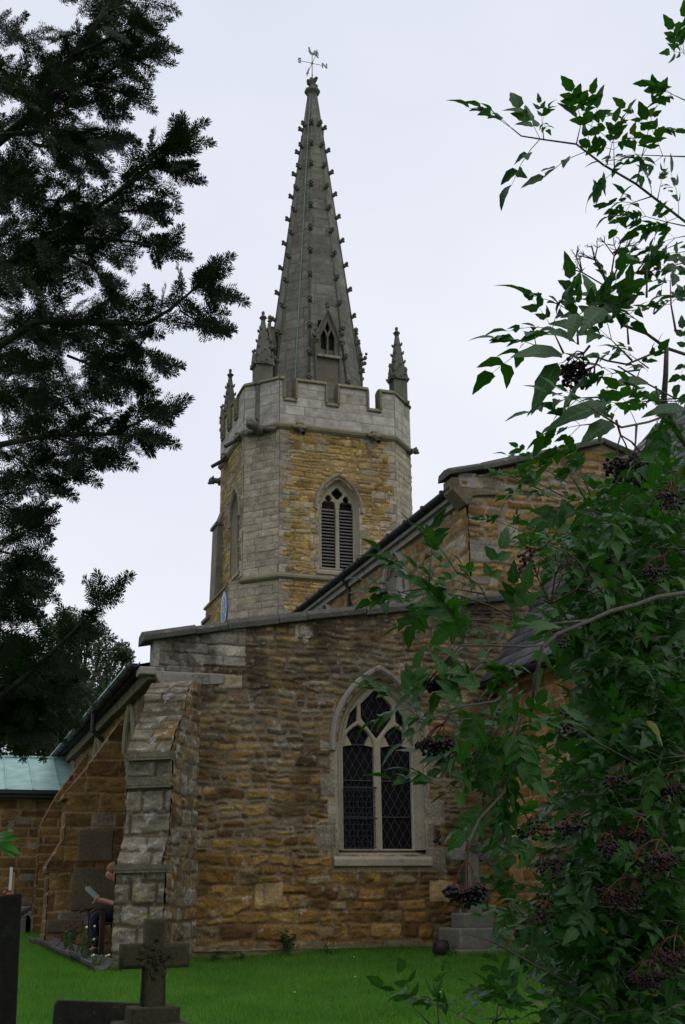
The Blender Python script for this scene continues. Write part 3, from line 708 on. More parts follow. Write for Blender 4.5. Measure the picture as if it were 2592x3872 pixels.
# --- nave clerestory and east gable -----------------------------------
NX, NY = 8.46, 17.82; NZ = 7.80; NL = 33.0-NY
nwin = (21.3, 25.8, 30.3)
def nk(u, v):
    y = 33.0-u; m = np.ones(u.shape, bool)
    for c in nwin: m &= ~inpoly(y, v+5.0, win_poly(c, .62, 5.6, 6.75, .85))
    return m
masonry('clerestory_wall', (NX, 33.0, 5.0), MY, Z, NL, NZ-5.0, .03, S_cle, church, M_tower, 61, keep=nk,
        over=[(boxmask(0, 0, (NL-.5, NL-.12, 1.9, 2.1), (NL-1.6, NL-.2, 2.05, 2.15)), S_dress)])
for c in nwin:
    cc = 33.0-c
    window('clerestory_window', (NX, 33.0, 0), MY, Z, cc, .5, 5.65, 6.75, .82, [light_head(cc-.25, .19, 5.7, 6.6, .4), light_head(cc+.25, .19, 5.7, 6.6, .4), [(cc, 6.85), (cc-.12, 7.1), (cc, 7.35), (cc+.12, 7.1)]], .12, (.10, .10), mat_stone('pale_window_stone', (.30, .28, .25), var=.2), church)
ec = MB(); ec.bx(NX-.10, NX+.02, NY+.02, 33, NZ-.10, NZ+.02); ec.bx(NX-.18, NX+.02, NY+.02, 33, NZ+.02, NZ+.10); ec.build('cornice', M_limeg, church)
gutter(NX-.24, NY+.1, 33.0, NZ+.18, .08, church, .9)
dp = MB(); dp.tube([(NX-.22, 24.0, NZ+.1), (NX-.08, 24.0, NZ-.15), (NX-.08, 24.0, 5.5)], .045, 8); dp.build('downpipe', M_black, church)
NCX, NXR = 11.3, 14.14
nr = MB(); zr = 8.95
nr.add([(NX-.25, NY+.2, NZ+.14), (NX-.25, 33.2, NZ+.14), (NCX, 33.2, zr), (NCX, NY+.2, zr), (NXR+.25, 33.2, NZ+.14), (NXR+.25, NY+.2, NZ+.14)], [(0, 1, 2, 3), (3, 2, 4, 5)])
nr.build('nave_roof', M_lead, church)
def gk(u, v): return inpoly(u+NX-.1, v+5, [(NX-.0, 4.9), (NXR, 4.9), (NXR, 8.1), (NCX, 9.1), (NX-.1, 8.1), (NX-.1, 7.9), (NX, 7.85)])
def gstain(u, v, C):
    st = fbm(u*2.2, v*.5, 31, 4); k = (sstep(.5, .66, st)*sstep(1.9, 3.6, v+(fbm(u*3, v*3, 4)-.5))*.6)[..., None]; C = C*(1-k)+np.array([.05, .046, .04])*k
    return C*(.7+.6*fbm(u*3, v*3, 3, 4)[..., None])
masonry('nave_east_gable', (NX-.1, NY, 5.0), X, Z, NXR-NX+.1, 4.2, .02, dict(S_cle, course=(.12, .24), length=(.25, .6), joint=.035, warp=.04), church, M_tower, 71, keep=gk, stain=gstain,
        over=[(boxmask(NX-.1, 5, (NX, NX+.52, 7.98, 8.18), (NX+.52, NX+1.0, 7.92, 8.1), (NX, NX+.72, 7.34, 7.42), (NX+.55, NX+.95, 7.05, 7.33), (NX, NX+.68, 6.62, 7.02), (NX, NX+.75, 5.75, 6.1), (NX, NX+.5, 6.2, 6.35), (10.1, 10.5, 8.2, 8.32)), dict(S_ash, course=(.45, .5), length=(.9, 1.2), pal=[((.27, .25, .20), 3), ((.23, .20, .14), 1)]))])
coping('gable_coping', [(NX-.36, 8.13), (NX+.3, 8.30), (NCX, 9.10), (NXR+.3, 8.15)], NY, NY+.35, .14, M_cope, church, seed=8)
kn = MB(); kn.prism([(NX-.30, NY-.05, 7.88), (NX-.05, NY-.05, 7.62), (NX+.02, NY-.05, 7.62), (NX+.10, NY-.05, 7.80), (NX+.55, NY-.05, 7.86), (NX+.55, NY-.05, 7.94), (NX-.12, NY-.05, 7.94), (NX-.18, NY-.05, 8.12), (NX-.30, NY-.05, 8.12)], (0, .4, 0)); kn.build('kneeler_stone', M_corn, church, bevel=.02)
MB().bx(NX-.16, NX+.2, NY-.02, NY+.3, 7.95, 8.24).build('springer_stone', M_limeg, church, bevel=.015)
cores('nave_core', [(NX+.45, NXR-.3, NY+.45, 32.9, .1, 7.7)])

# --- chancel ----------------------------------------------------------
CX_ = 8.72; CE = 8.5
def ck(u, v):
    y = AY-u; return ~inpoly(y, v+.1, win_poly(14.5, .60, 1.75, 3.0, .95)) & ~inpoly(y, v+.1, [(16.86, 1.62), (17.12, 1.62), (17.12, 2.08), (16.86, 2.08)])
masonry('chancel_south_wall', (CX_, AY, .1), MY, Z, 8.5, 4.6, .022, S_chan, church, M_wall, 81, keep=ck,
        over=[(jambmask(3.0, .62, 1.5, 3.1, .32, (.08, .3), 0, .1, 3), dict(S_dress, pal=[((.36, .30, .2), 1), ((.33, .28, .2), 1)])),
              (lambda u, v: v < .75+.35*fbm(u*2, v*2, 6), dict(S_rub, course=(.16, .26), length=(.2, .45), relief=.05, pal=[((.30, .25, .17), 3), ((.27, .17, .08), 2)]))])
window('chancel_window', (CX_, AY, 0), MY, Z, 3.0, .5, 1.8, 3.0, .86, [light_head(2.75, .20, 1.83, 2.9, .4), light_head(3.25, .20, 1.83, 2.9, .4), [(3.0, 3.15), (2.82, 3.4), (3.0, 3.65), (3.18, 3.4)]], .12, (.11, .11), mat_stone('cream_window_stone', (.36, .31, .21), var=.2), church)
MB().bx(CX_+.12, CX_+.14, 16.8, 17.2, 1.6, 2.1).build('slit_glass', M_glass, church)
# slate roof: real courses
def slates():
    p0 = np.array([CE-.12, 17.9, 4.42]); sl_ = 1.26; run = 12.35-(CE-.12); L_ = run*math.hypot(1, sl_); Vv = np.array([1, 0, sl_])/math.hypot(1, sl_); Nn = np.array([-sl_, 0, 1])/math.hypot(1, sl_)
    vs = []; fs = []; cs = []; rng = random.Random(9); r = 0; t = 0.0
    while t < L_:
        y = 17.9; hh = .24
        y -= rng.uniform(0, .3)*(r % 2)+.0
        yy = 17.95+(.16 if r % 2 else 0)
        while yy > 9:
            w = rng.uniform(.26, .36); a = rng.uniform(0, .006)
            b = len(vs)
            for (dy, dt, dn) in ((0, 0, .022+a), (-w+.008, 0, .022+a), (-w+.008, hh+.08, .004), (0, hh+.08, .004), (0, 0, .006), (-w+.008, 0, .006)):
                q = p0+Vv*(t+dt)+Nn*dn; q = q.copy(); q[1] = yy+dy; vs.append(q)
            c = np.array([.10, .098, .105])*rng.uniform(.7, 1.35)*np.array([1, 1, 1])
            if rng.random() < .1: c = np.array([.16, .15, .13])
            cs += [c]*6
            fs += [(b, b+1, b+2, b+3), (b+4, b+5, b+1, b)]; yy -= w
        t += hh; r += 1
    link('chancel_roof', npmesh(vs, fs, np.array(cs)), M_slate, church)
    MB().prism([(CE-.1, 17.8, 4.40), (12.3, 17.8, 9.20), (12.3, 17.8, 4.3)], (0, -8.8, 0)).build('roof_core', M_core, church)
    MB().prism([(12.3, 17.8, 9.30), (16.2, 17.8, 4.40), (16.2, 17.8, 4.3), (12.3, 17.8, 9.2)], (0, -8.8, 0)).build('chancel_roof', M_lead, church)
slates()
gutter(CE-.16, 9.0, 17.4, 4.36, .07, church, .9)
cores('chancel_core', [(CX_+.45, 15.6, 9.2, 17.9, .1, 4.35)])

# --- tower -------------------------------------------------------------
TXL, TXR, TY0, TY1, TC = 8.4, 14.08, 33.0, 38.05, .90
def tstain(u, v, C):
    w = ((fbm(u*7, v*10, 90, 3) > .80) & (v > 3.5))[..., None]*.8; C = C*(1-w)+np.array([.42, .40, .36])*w
    g = sstep(.5, .75, fbm(u*.8, v*.8, 91, 4))[..., None]*.35; C = C*(1-g)+C.mean(-1, keepdims=True)*g
    return C*(.74+.52*fbm(u*2.5, v*2.5, 92, 4)[..., None])
BX, BW, = 11.24, .56
TB = 4.5
def tk(u, v): return ~inpoly(u+TXL+TC, v+TB, win_poly(BX, .66, 10.72, 12.72, .98))
def quo(w, cw, seed, lo=.10, hi=.42, ends=(1, 1)):
    def f(u, v):
        k = np.floor(v/cw); r = hsh(k, k*0+3, seed); r2 = hsh(k, k*0+4, seed); e = .015*(vnoise(v*8, u*8, 2)-.5)
        a = lo+(hi-lo)*((k % 2)*.6+.4*r); b = lo+(hi-lo)*(((k+1) % 2)*.5+.5*r2)
        return ((u+e < a) & bool(ends[0])) | ((u+e > w-b) & bool(ends[1]))
    return f
EW = TXR-TXL-2*TC
masonry('tower_wall', (TXL+TC, TY0, TB), X, Z, EW, 15.25-TB, .024, S_tow, church, M_tower, 101, keep=tk, stain=tstain,
        over=[(quo(EW, .27, 4), dict(S_qt, pal=PAL_Q)), (jambmask(BX, .66, 10.45, 12.8, .34, (.05, .30), TXL+TC, TB, 6), dict(S_qt, pal=PAL_Q)),
              (boxmask(TXL+TC, TB, (12.35, 12.85, 13.2, 13.42), (10.0, 10.35, 12.1, 12.3), (12.0, 12.4, 15.05, 15.2), (12.6, 12.9, 12.2, 12.4), (12.9, 13.3, 14.85, 15.15)), dict(S_qt, course=(.4, .5)))])
def oct_pts(e, c): return [(TXL-e+c, TY0-e), (TXR+e-c, TY0-e), (TXR+e, TY0-e+c), (TXR+e, TY1+e-c), (TXR+e-c, TY1+e), (TXL-e+c, TY1+e), (TXL-e, TY1+e-c), (TXL-e, TY0-e+c)]
r2_ = math.sqrt(.5)
# SE clasping face, upper and lower
q = dict(S_qt, vary=.14, course=(.20, .27), length=(.55, 1.0), relief=.012, joint=.010, mortar=(.17, .14, .10), pal=[((.33, .275, .205), 4), ((.31, .26, .195), 3), ((.34, .28, .19), 1)])
TCL = 1.2
masonry('tower_wall', (TXL, TY0+TC, 10.5), (r2_, -r2_, 0), Z, TC*math.sqrt(2), 4.75, .024, q, church, M_tower, 111)
masonry('tower_wall', (TXL-.36, TY0-.03+TCL+.12, TB), ((TCL+.14)/1.88*1.02, -(TCL+.12)/1.88, 0), Z, 1.84, 5.95, .026, q, church, M_tower, 112)
masonry('tower_wall', (TXR-TC, TY0, TB), (r2_, r2_, 0), Z, TC*math.sqrt(2), 15.25-TB, .03, q, church, M_tower, 113)
SW_ = TY1-TY0-2*TC
def tk2(u, v): return ~inpoly(TY1-TC-u, v+10.3, win_poly(34.95, .58, 10.9, 12.7, .95))
masonry('tower_wall', (TXL, TY1-TC, 10.3), MY, Z, SW_, 4.95, .03, S_tow, church, M_tower, 114, keep=tk2, stain=tstain, over=[(quo(SW_, .27, 4), dict(S_qt, pal=PAL_Q))])
masonry('tower_wall', (TXL-.35, 37.45, TB), MY, Z, 37.45-TY0-TCL-.05, 5.95, .04, S_tow, church, M_tower, 115)
for (O_, U_, L_) in (((TXR, TY0+TC, TB), Y, SW_), ((TXR-TC, TY1, TB), -X, EW)):
    masonry('tower_wall', O_, U_, Z, L_, 15.25-TB, .06, S_tow, church, M_tower, 116)
for (O_, U_) in (((TXR, TY1-TC, TB), (-r2_, r2_, 0)), ((TXL+TC, TY1, TB), (-r2_, -r2_, 0))):
    masonry('tower_wall', O_, U_, Z, TC*math.sqrt(2), 15.25-TB, .06, q, church, M_tower, 117)
tm = MB(); op = oct_pts(-.5, TC)
tm.prism([(x, y, .1) for x, y in op], (0, 0, 15.6)); tm.build('tower_core', M_core, church)
def band(name, z, prof, mat, e=0, segs=None, c=TC):
    """moulding round the tower; prof (outward, dz)"""
    rings = [[(x, y, z+dz) for x, y in oct_pts(e+o_, c+(e+o_)*.586)] for o_, dz in prof]
    vs = [p for r in rings for p in r]; m = 8; fs = []
    n = len(rings)
    for i in range(n):
        for k in range(m):
            j = (i+1) % n; fs.append((i*m+k, i*m+(k+1) % m, j*m+(k+1) % m, j*m+k))
    mb = MB(); mb.add(vs, fs); return mb.build(name, mat, church)
band('string_course', 15.30, [(-.1, -.12), (.03, -.12), (.10, -.05), (.12, .03), (.05, .08), (.02, .12), (-.1, .12)], M_copeY)
band('string_course', 10.42, [(-.1, -.10), (.03, -.10), (.10, -.04), (.10, .02), (.02, .10), (-.1, .10)], M_copeY)
# south-side set-off of the lower stage (weathered slope) 
MB().prism([(TXL+.02, TY0+TCL+.2, 10.32), (TXL-.42, TY0+TCL+.2, 10.30), (TXL-.42, TY0+TCL+.2, 10.38), (TXL+.02, TY0+TCL+.2, 10.58)], (0, 37.5-TY0-TCL-.2, 0)).build('string_course', M_copeY, church)
MB().add([(TXL-.40, TY0+TCL+.2, 10.36), (TXL+TC+.05, TY0-.08, 10.36), (TXL+TC+.02, TY0-.02, 10.5), (TXL-.02, TY0+TC+.02, 10.58), (TXL-.40, TY0+TCL+.2, 10.42), (TXL+TC, TY0-.10, 10.42)], [(0, 1, 5, 4), (4, 5, 2, 3)]).build('string_course', M_copeY, church)
# south-west buttress seen on the left
bb = MB()
bb.prism([(8.40, 36.6, 10.55), (7.99, 36.6, 9.9), (7.99, 36.6, .5), (8.7, 36.6, .5), (8.7, 36.6, 10.55)], (0, .92, 0))
bb.prism([(8.50, 36.65, 13.9), (8.20, 36.65, 13.1), (8.14, 36.65, 10.4), (8.7, 36.65, 10.4), (8.7, 36.65, 13.9)], (0, .75, 0))
bb.build('tower_buttress', mat_stone('buttress_limestone', (.17, .155, .12), var=.3), church, bevel=.02)
mb = MB(); mb.bx(7.92, 8.3, 36.57, 37.56, 9.82, 9.93); mb.build('buttress_set_off', M_crock, church)
mb = MB(); mb.bx(8.13, 8.4, 36.6, 37.45, 13.04, 13.14); mb.build('buttress_set_off', M_crock, church)
nb = MB(); nb.prism([(14.0, 34.2, 13.1), (14.32, 34.2, 12.9), (14.36, 34.2, 5), (13.9, 34.2, 5)], (0, .7, 0)); nb.bx(14.0, 14.42, 34.15, 34.95, 13.0, 13.08); nb.build('tower_buttress', M_limeg, church)

# belfry windows
def belfry(O, U, cx, hw, zb, z0, rise):
    hs = []
    for s_ in (-1, 1):
        c = cx+s_*hw*.52; w = hw*.41
        # trefoil head: stepped cusps
        P = [(c-w, zb+.04), (c-w, z0+.06)]
        for a in np.linspace(PI*1.15, PI*.25, 7): P.append((c-w*.42+w*.52*math.cos(a), z0+.16+w*.52*math.sin(a)))
        for a in np.linspace(PI*1.0, 0, 9): P.append((c+w*.44*math.cos(a), z0+.34+w*.62*math.sin(a)))
        for a in np.linspace(PI*.75, -PI*.15, 7): P.append((c+w*.42+w*.52*math.cos(a), z0+.16+w*.52*math.sin(a)))
        P += [(c+w, z0+.06), (c+w, zb+.04)]; hs.append(P)
    zc = z0+rise*.60; r = hw*.30
    Q = []
    for k in range(4):
        a0 = PI/2*k+PI/4
        cx2 = cx+r*.62*math.cos(a0+PI/4); cz2 = zc+r*.62*math.sin(a0+PI/4)
        for t in np.linspace(-PI*.42, PI*.42, 6): Q.append((cx2+r*.50*math.cos(a0+PI/4+t), cz2+r*.50*math.sin(a0+PI/4+t)))
    hs.append(Q)
    w = window('belfry_window', O, U, Z, cx, hw, zb, z0, rise, hs, .12, (.10, .09), M_lime, church, louvre=True, rec=.16, hoodmat=M_limeg)
    Nn = np.cross(np.array(U, float), Z); lv = MB()
    k = 0
    for s_ in (-1, 1):
        c = cx+s_*hw*.52; zz = zb+.06
        while zz < z0+.1:
            p = np.array(O, float)+np.array(U)*c+Z*(zz-O[2] if False else zz)-Nn*.27
            ax2 = Nn*.82-Z*.57; ax3 = Nn*.57+Z*.82
            lv.box(p, (hw*.46, .075, .010), (U, ax2, ax3)); zz += .105
    lv.build('louvres', M_louv, w)
    return w
belfry((0, TY0, 0), X, BX, BW, 10.80, 12.72, .92)
belfry((TXL, 0, 0), MY, -34.95, .5, 10.95, 12.70, .88)

# parapet --------------------------------------------------------------
PT, PG, PB = 16.94, 16.22, 15.40
def parapet_run(A, B, crenels, seed, nrm):
    A = np.array(A, float); B = np.array(B, float); L_ = np.linalg.norm(B-A); U = (B-A)/L_; N = np.array(nrm, float)
    def kp(u, v):
        m = np.ones(u.shape, bool)
        for a, b in crenels: m &= ~((u > a) & (u < b) & (v+PB > PG-.06))
        return m
    o = masonry('parapet', np.append(A, PB), np.append(U, 0), Z, L_, PT-.06-PB, .022, S_par, church, M_ash, seed, keep=kp)
    U3 = np.append(U, 0); N3 = np.append(N, 0); A3 = np.append(A, 0)
    c = MB(); w = .34
    edges = [0]+[x for ab in crenels for x in ab]+[L_]
    for i in range(len(edges)-1):
        a, b = edges[i], edges[i+1]; gap = i % 2 == 1; top = (PG if gap else PT)-.07
        if b-a < .02: continue
        c.box(A3+U3*(a+b)/2-N3*(w/2+.004)+Z*(PB+top)/2, ((b-a)/2, w/2, (top-PB)/2), (U3, N3, Z))
    cobj = c.build('parapet_back', M_limeg, o)
    k = MB()
    for i in range(len(edges)-1):
        a, b = edges[i], edges[i+1]; gap = i % 2 == 1; top = (PG if gap else PT)-.07; a2 = a-(.0 if i == 0 else (.05 if not gap else -.0)); b2 = b+(.0 if i == len(edges)-2 else (.05 if not gap else 0))
        sec = [(.07, 0), (.08, .04), (.02, .13), (-w/2, .17), (-w-.02, .13), (-w-.07, .04), (-w-.06, 0)]
        if b-a < .02: continue
        k.prism([A3+U3*a2+N3*s_[0]+Z*(top+s_[1]) for s_ in sec], U3*(b2-a2))
        if gap:
            for e, d in ((a, 1), (b, -1)):
                k.box(A3+U3*(e+d*.025)-N3*(w/2-.03)+Z*(PG+PT-.05)/2, (.035, w/2+.06, (PT-PG-.1)/2), (U3, N3, Z))
    k.build('parapet_coping', M_copeY, o, bevel=.01)
e0 = TXL+TC
parapet_run((e0, TY0-.02), (TXR-TC, TY0-.02), [(.11, .56), (1.52, 1.98), (2.94, 3.42)], 201, (0, -1))
parapet_run((TXL-.014, TY0-.014+TC), (e0-.014, TY0-.014), [], 202, (-r2_, -r2_))
parapet_run((TXL-.02, TY1-TC), (TXL-.02, TY0+TC), [(.2, .62), (1.15, 1.6), (2.1, 2.5)], 203, (-1, 0))
parapet_run((TXR-TC+.014, TY0-.014), (TXR+.014, TY0+TC-.014), [], 204, (r2_, -r2_))
parapet_run((TXR+.02, TY0+TC), (TXR+.02, TY1-TC), [(.25, .65), (1.35, 1.8), (2.5, 2.92)], 205, (1, 0))
parapet_run((TXR-TC, TY1+.02), (e0, TY1+.02), [(.5, .95), (1.7, 2.2), (2.9, 3.4)], 206, (0, 1))
parapet_run((e0, TY1), (TXL, TY1-TC), [], 207, (-r2_, r2_)); parapet_run((TXR, TY1-TC), (TXR-TC, TY1), [], 208, (r2_, r2_))

# gargoyles, spouts
def gargoyle(p, d, s=1.0):
    p = np.array(p, float); d = np.array(d, float); d /= np.linalg.norm(d); sd_ = np.cross(d, Z); rr = random.Random(int(p[0]*100)); m = MB()
    m.tube([p-d*.3, p-d*.05+Z*.02, p+d*.18*s+Z*.0, p+d*.34*s+Z*.05], [.15*s, .15*s, .12*s, .11*s], 9)
    m.blob(p+d*.42*s+Z*.06, (.16*s, .16*s, .15*s), 9, 6, .08, rr); m.blob(p+d*.54*s-Z*.0, (.09*s, .09*s, .06*s), 7, 5, .1, rr)
    for k in (-1, 1):
        m.blob(p+d*.40*s+sd_*k*.13*s+Z*.17*s, (.045*s, .045*s, .075*s), 6, 4, .1, rr); m.blob(p+d*.53*s+sd_*k*.06*s+Z*.09*s, .03*s, 6, 4)
        m.tube([p+sd_*k*.12*s, p+d*.12*s+sd_*k*.26*s-Z*.06, p+d*.02+sd_*k*.42*s-Z*.02], [.075*s, .07*s, .045*s], 7)
    m.build('gargoyle', M_crock, church, smooth=True)
gargoyle((TXL+TC/2-.05, TY0+TC/2-.05, 15.22), (-1, -1, -.1), 1.3)
gargoyle((TXR-.2, TY0+TC-.2, 15.2), (1, .1, .05), .75)
gargoyle((TXL+.15, TY1-TC/2, 15.0), (-1, .2, -.3), .85)
def spout(p, d):
    p = np.array(p, float); d = np.array(d, float); m = MB(); rr = random.Random(int(p[0]*77)); sd_ = np.cross(d, Z)
    m.blob(p, (.13, .13, .12), 8, 6, .12, rr)
    for k in (-1, 1): m.tube([p+sd_*k*.24+Z*.06, p+sd_*k*.16-Z*.02+d*.03, p+d*.08-Z*.03], [.05, .045, .05], 6)
    m.blob(p+Z*.13, (.12, .07, .06), 7, 5, .2, rr)
    h = m.build('spout_carving', M_copeY, church, smooth=True)
    t = MB(); t.tube([p-d*.02-Z*.04, p+d*.42-Z*.36], .062, 10, cap=False); t.tube([p-d*.02-Z*.04, p+d*.42-Z*.36], .05, 10, cap=False); t.build('lead_spout', M_lead, h, smooth=True)
for x in (9.92, 12.42): spout((x, TY0-.12, 15.27), (0, -1, 0))
for y in (34.3, 36.2): spout((TXL-.12, y, 15.27), (-1, 0, 0))

# clock ------------------------------------------------------------------
ck_ = empty('clock', (TXL-.43, 34.72, 9.0), 'blue round clock face with gilt hands low on the tower', 'clock')
ck_.parent = church; ck_.location = Vector((TXL-.43, 34.72, 9.0))-wloc(church); del ck_['label']; del ck_['category']
cyl = lambda r, x0, x1, n=32: [(x0, 34.62+.65*r*math.cos(2*PI*k/n), 9.66+r*math.sin(2*PI*k/n)) for k in range(n)]
MB().prism(cyl(.60, TXL-.37, 0), (-.025, 0, 0)).build('dial', mat_plain('blue_dial', (.03, .09, .25), .5), ck_)
MB().prism(cyl(.56, TXL-.396, 0), (-.005, 0, 0)).build('dial_ring', mat_plain('pale_blue_ring', (.32, .42, .55), .5), ck_)
MB().prism(cyl(.40, TXL-.402, 0), (-.004, 0, 0)).build('dial_centre', mat_plain('blue_centre', (.10, .18, .36), .5), ck_)
hm = MB(); gold = mat_plain('gilt', (.6, .45, .15), .35, .6)
for k in range(12):
    a = 2*PI*k/12; hm.box((TXL-.410, 34.62+.31*math.cos(a), 9.66+.48*math.sin(a)), (.004, .018, .055), (X, (0, -math.sin(a), math.cos(a)), (0, math.cos(a), math.sin(a))))
hm.build('hour_marks', mat_plain('white_marks', (.7, .7, .66), .5), ck_)
hm = MB(); hm.box((TXL-.414, 34.62, 9.66+.16), (.004, .02, .2)); hm.box((TXL-.412, 34.62-.07, 9.66-.06), (.004, .16, .016)); hm.blob((TXL-.414, 34.62, 9.66), .04); hm.build('hands', gold, ck_)

# spire -------------------------------------------------------------------
SX, SY = 11.24, 35.55; Z0s, Z1s = 15.6, 30.15
def rc(z): return .155+(30.15-z)*.1245*(1-.010*(30.15-z)/14*1.0)      # corner radius
def sp(k, z, r=None):
    a = math.radians(22.5+45*k); r = rc(z) if r is None else r; return np.array([SX+r*math.cos(a), SY+r*math.sin(a), z])
for k in range(8):
    a, b = sp(k, Z0s), sp(k+1, Z0s); c, d = sp(k, Z1s), sp(k+1, Z1s); mid0 = (a+b)/2; mid1 = (c+d)/2
    U_ = (b-a)/np.linalg.norm(b-a); Hh = np.linalg.norm(mid1-mid0); V_ = (mid1-mid0)/Hh; w0 = np.linalg.norm(b-a); w1 = np.linalg.norm(d-c)
    def kp(u, v, w0=w0, w1=w1, Hh=Hh): return abs(u-w0/2) < (w0+(w1-w0)*v/Hh)/2+.01
    def stn(u, v, C): return C*(.7+.6*fbm(u*2, v*.9, 40+k, 5)[..., None])
    vis = k in (3, 4, 5, 6, 7, 0)
    masonry('spire_face', a, U_, V_, w0, Hh, .03 if vis else .1, S_spire, church, M_spire, 300+k, keep=kp, stain=stn)
rb = MB()
for k in range(8): rb.tube([sp(k, Z0s), sp(k, Z1s)], [.05, .022], 6)
ribs = rb.build('spire_ribs', M_crock, church, smooth=True)
def crocket(p, d, s):
    m = MB(); p = np.array(p); sd_ = np.cross(d, Z)
    m.tube([p-d*.05-Z*.04*s, p+d*.03*s, p+d*.07*s+Z*.04*s], [.07*s, .06*s, .055*s], 6)
    m.blob(p+d*.085*s+Z*.075*s, (.055*s, .055*s, .05*s), 6, 4); m.blob(p+d*.10*s-Z*.01*s, (.045*s, .045*s, .035*s), 6, 4)
    for k in (-1, 1): m.blob(p+d*.07*s+sd_*k*.05*s+Z*.04*s, .038*s, 5, 4)
    return m
zs = [28.55, 27.55, 26.6, 25.65, 24.7, 23.7, 22.7, 21.7, 20.65, 19.6, 18.5, 17.5]
for k in range(8):
    a = math.radians(22.5+45*k); d = np.array([math.cos(a), math.sin(a), 0])
    for z in zs:
        crocket(sp(k, z)+d*.03, d, 1.2).build('crocket', M_crock, ribs, smooth=True)
cp = MB()      # capstone and finial
def ringz(r, z, n=8): return [(SX+r*math.cos(math.radians(22.5+360/n*k)), SY+r*math.sin(math.radians(22.5+360/n*k)), z) for k in range(n)]
pr = [(.15, 29.95), (.2, 30.08), (.30, 30.18), (.30, 30.26), (.17, 30.36), (.13, 30.42), (.13, 30.75), (.06, 30.82)]
vs = [p for r, z in pr for p in ringz(r, z)]; n = len(pr)
cp.add(vs, [(i*8+k, i*8+(k+1) % 8, (i+1)*8+(k+1) % 8, (i+1)*8+k) for i in range(n-1) for k in range(8)]+[tuple((n-1)*8+k for k in range(8))])
rr = random.Random(3)
for k in range(4):
    a = PI/2*k+.5; c = np.array([SX+.2*math.cos(a), SY+.2*math.sin(a), 30.55+.12*(k % 2)]); cp.tube([(SX, SY, 30.45+.1*(k % 2)), c], [.07, .06], 6); cp.blob(c+[0, 0, .05], (.08, .08, .07), 7, 5, .15, rr)
cp.blob((SX-.03, SY, 30.82), (.07, .07, .06), 7, 5, .1, rr)
cp.build('spire_finial', M_crock, church)
# copper lightning strip down the south-east face
st = MB(); a0 = math.radians(232)
def fp(z, f):   # point on face between corner 4 and 5
    p = sp(4, z)*(1-f)+sp(5, z)*f; dd = np.array([math.cos(math.radians(225)), math.sin(math.radians(225)), .12]); return p+dd*.03
prev = None; zz = 30.0
while zz > 16.2:
    z2 = zz-1.15; f = .60
    st.tube([fp(zz, f), fp(z2+.02, f)], .022, 5); st.blob(fp(z2, f), (.04, .04, .03), 6, 4); zz = z2
st.build('lightning_conductor', M_cond, church)

# lucarnes
def lucarne(ang):
    a = math.radians(ang); D_ = np.array([math.cos(a), math.sin(a), 0]); U_ = np.array([-math.sin(a), math.cos(a), 0]); c8 = math.cos(PI/8)
    off = rc(17.0)*c8-.05; O_ = np.array([SX, SY, 0])+D_*off
    # U x Z = D
    U_ = U_ if np.dot(np.cross(U_, Z), D_) > 0 else -U_
    out_ = [(-.40, 16.2), (-.40, 19.05), (-.44, 19.12), (0, 20.10), (.44, 19.12), (.40, 19.05), (.40, 16.2)]
    h1 = [(-.25, 18.45), (-.25, 19.15), (-.135, 19.42), (-.03, 19.15), (-.03, 18.45)]; h2 = [(-x, z) for x, z in h1[::-1]]
    h3 = [(0, 19.28), (-.09, 19.47), (0, 19.74), (.09, 19.47)]
    ml = mat_stone_luc
    L_ = plate('lucarne', [out_, h1, h2, h3], O_, U_, Z, 0, .16, ml, church, bevel=.02)
    b = MB(); b.prism([O_+U_*x-D_*.17+Z*z for x, z in [(-.36, 16.2), (-.36, 19.0), (0, 19.9), (.36, 19.0), (.36, 16.2)]], -D_*1.3); b.build('lucarne_body', M_crock, L_)
    MB().box(O_-D_*.155+Z*19.1, (.3, .008, .72), (U_, D_, Z)).build('dark_opening', M_glass, L_)
    MB().box(O_+D_*.04+Z*18.38, (.40, .09, .045), (U_, D_, Z)).build('sill', M_limeg, L_, bevel=.01)
    g = MB(); g.tube([O_+U_*-.46+Z*19.05+D_*.03, O_+Z*20.16+D_*.03, O_+U_*.46+Z*19.05+D_*.03], .055, 6)
    for k in (-1, 1):
        g.tube([O_+U_*k*.42+Z*16.2+D_*.02, O_+U_*k*.42+Z*19.0+D_*.02], .045, 6)
        r_ = random.Random(5+k)
        for j in range(8): g.blob(O_+U_*k*(.46+r_.uniform(-.07, .10))+Z*(19.05+r_.uniform(-.22, .30))+D_*r_.uniform(.0, .2), r_.uniform(.05, .09), 6, 4, .2, r_)
    g.tube([O_+Z*20.1, O_+Z*20.34], .05, 6); g.blob(O_+Z*20.42, (.085, .085, .10), 8, 5, .15); g.blob(O_+Z*20.28, (.09, .09, .04), 8, 4, .1)
    g.build('lucarne_gable', M_crock, L_)
mat_stone_luc = mat_stone('lucarne_stone', (.115, .102, .075), var=.2, scale=.8, lichen=((.16, .12, .055), 4.0, .66))
for a in (270, 180, 0, 90): lucarne(a)

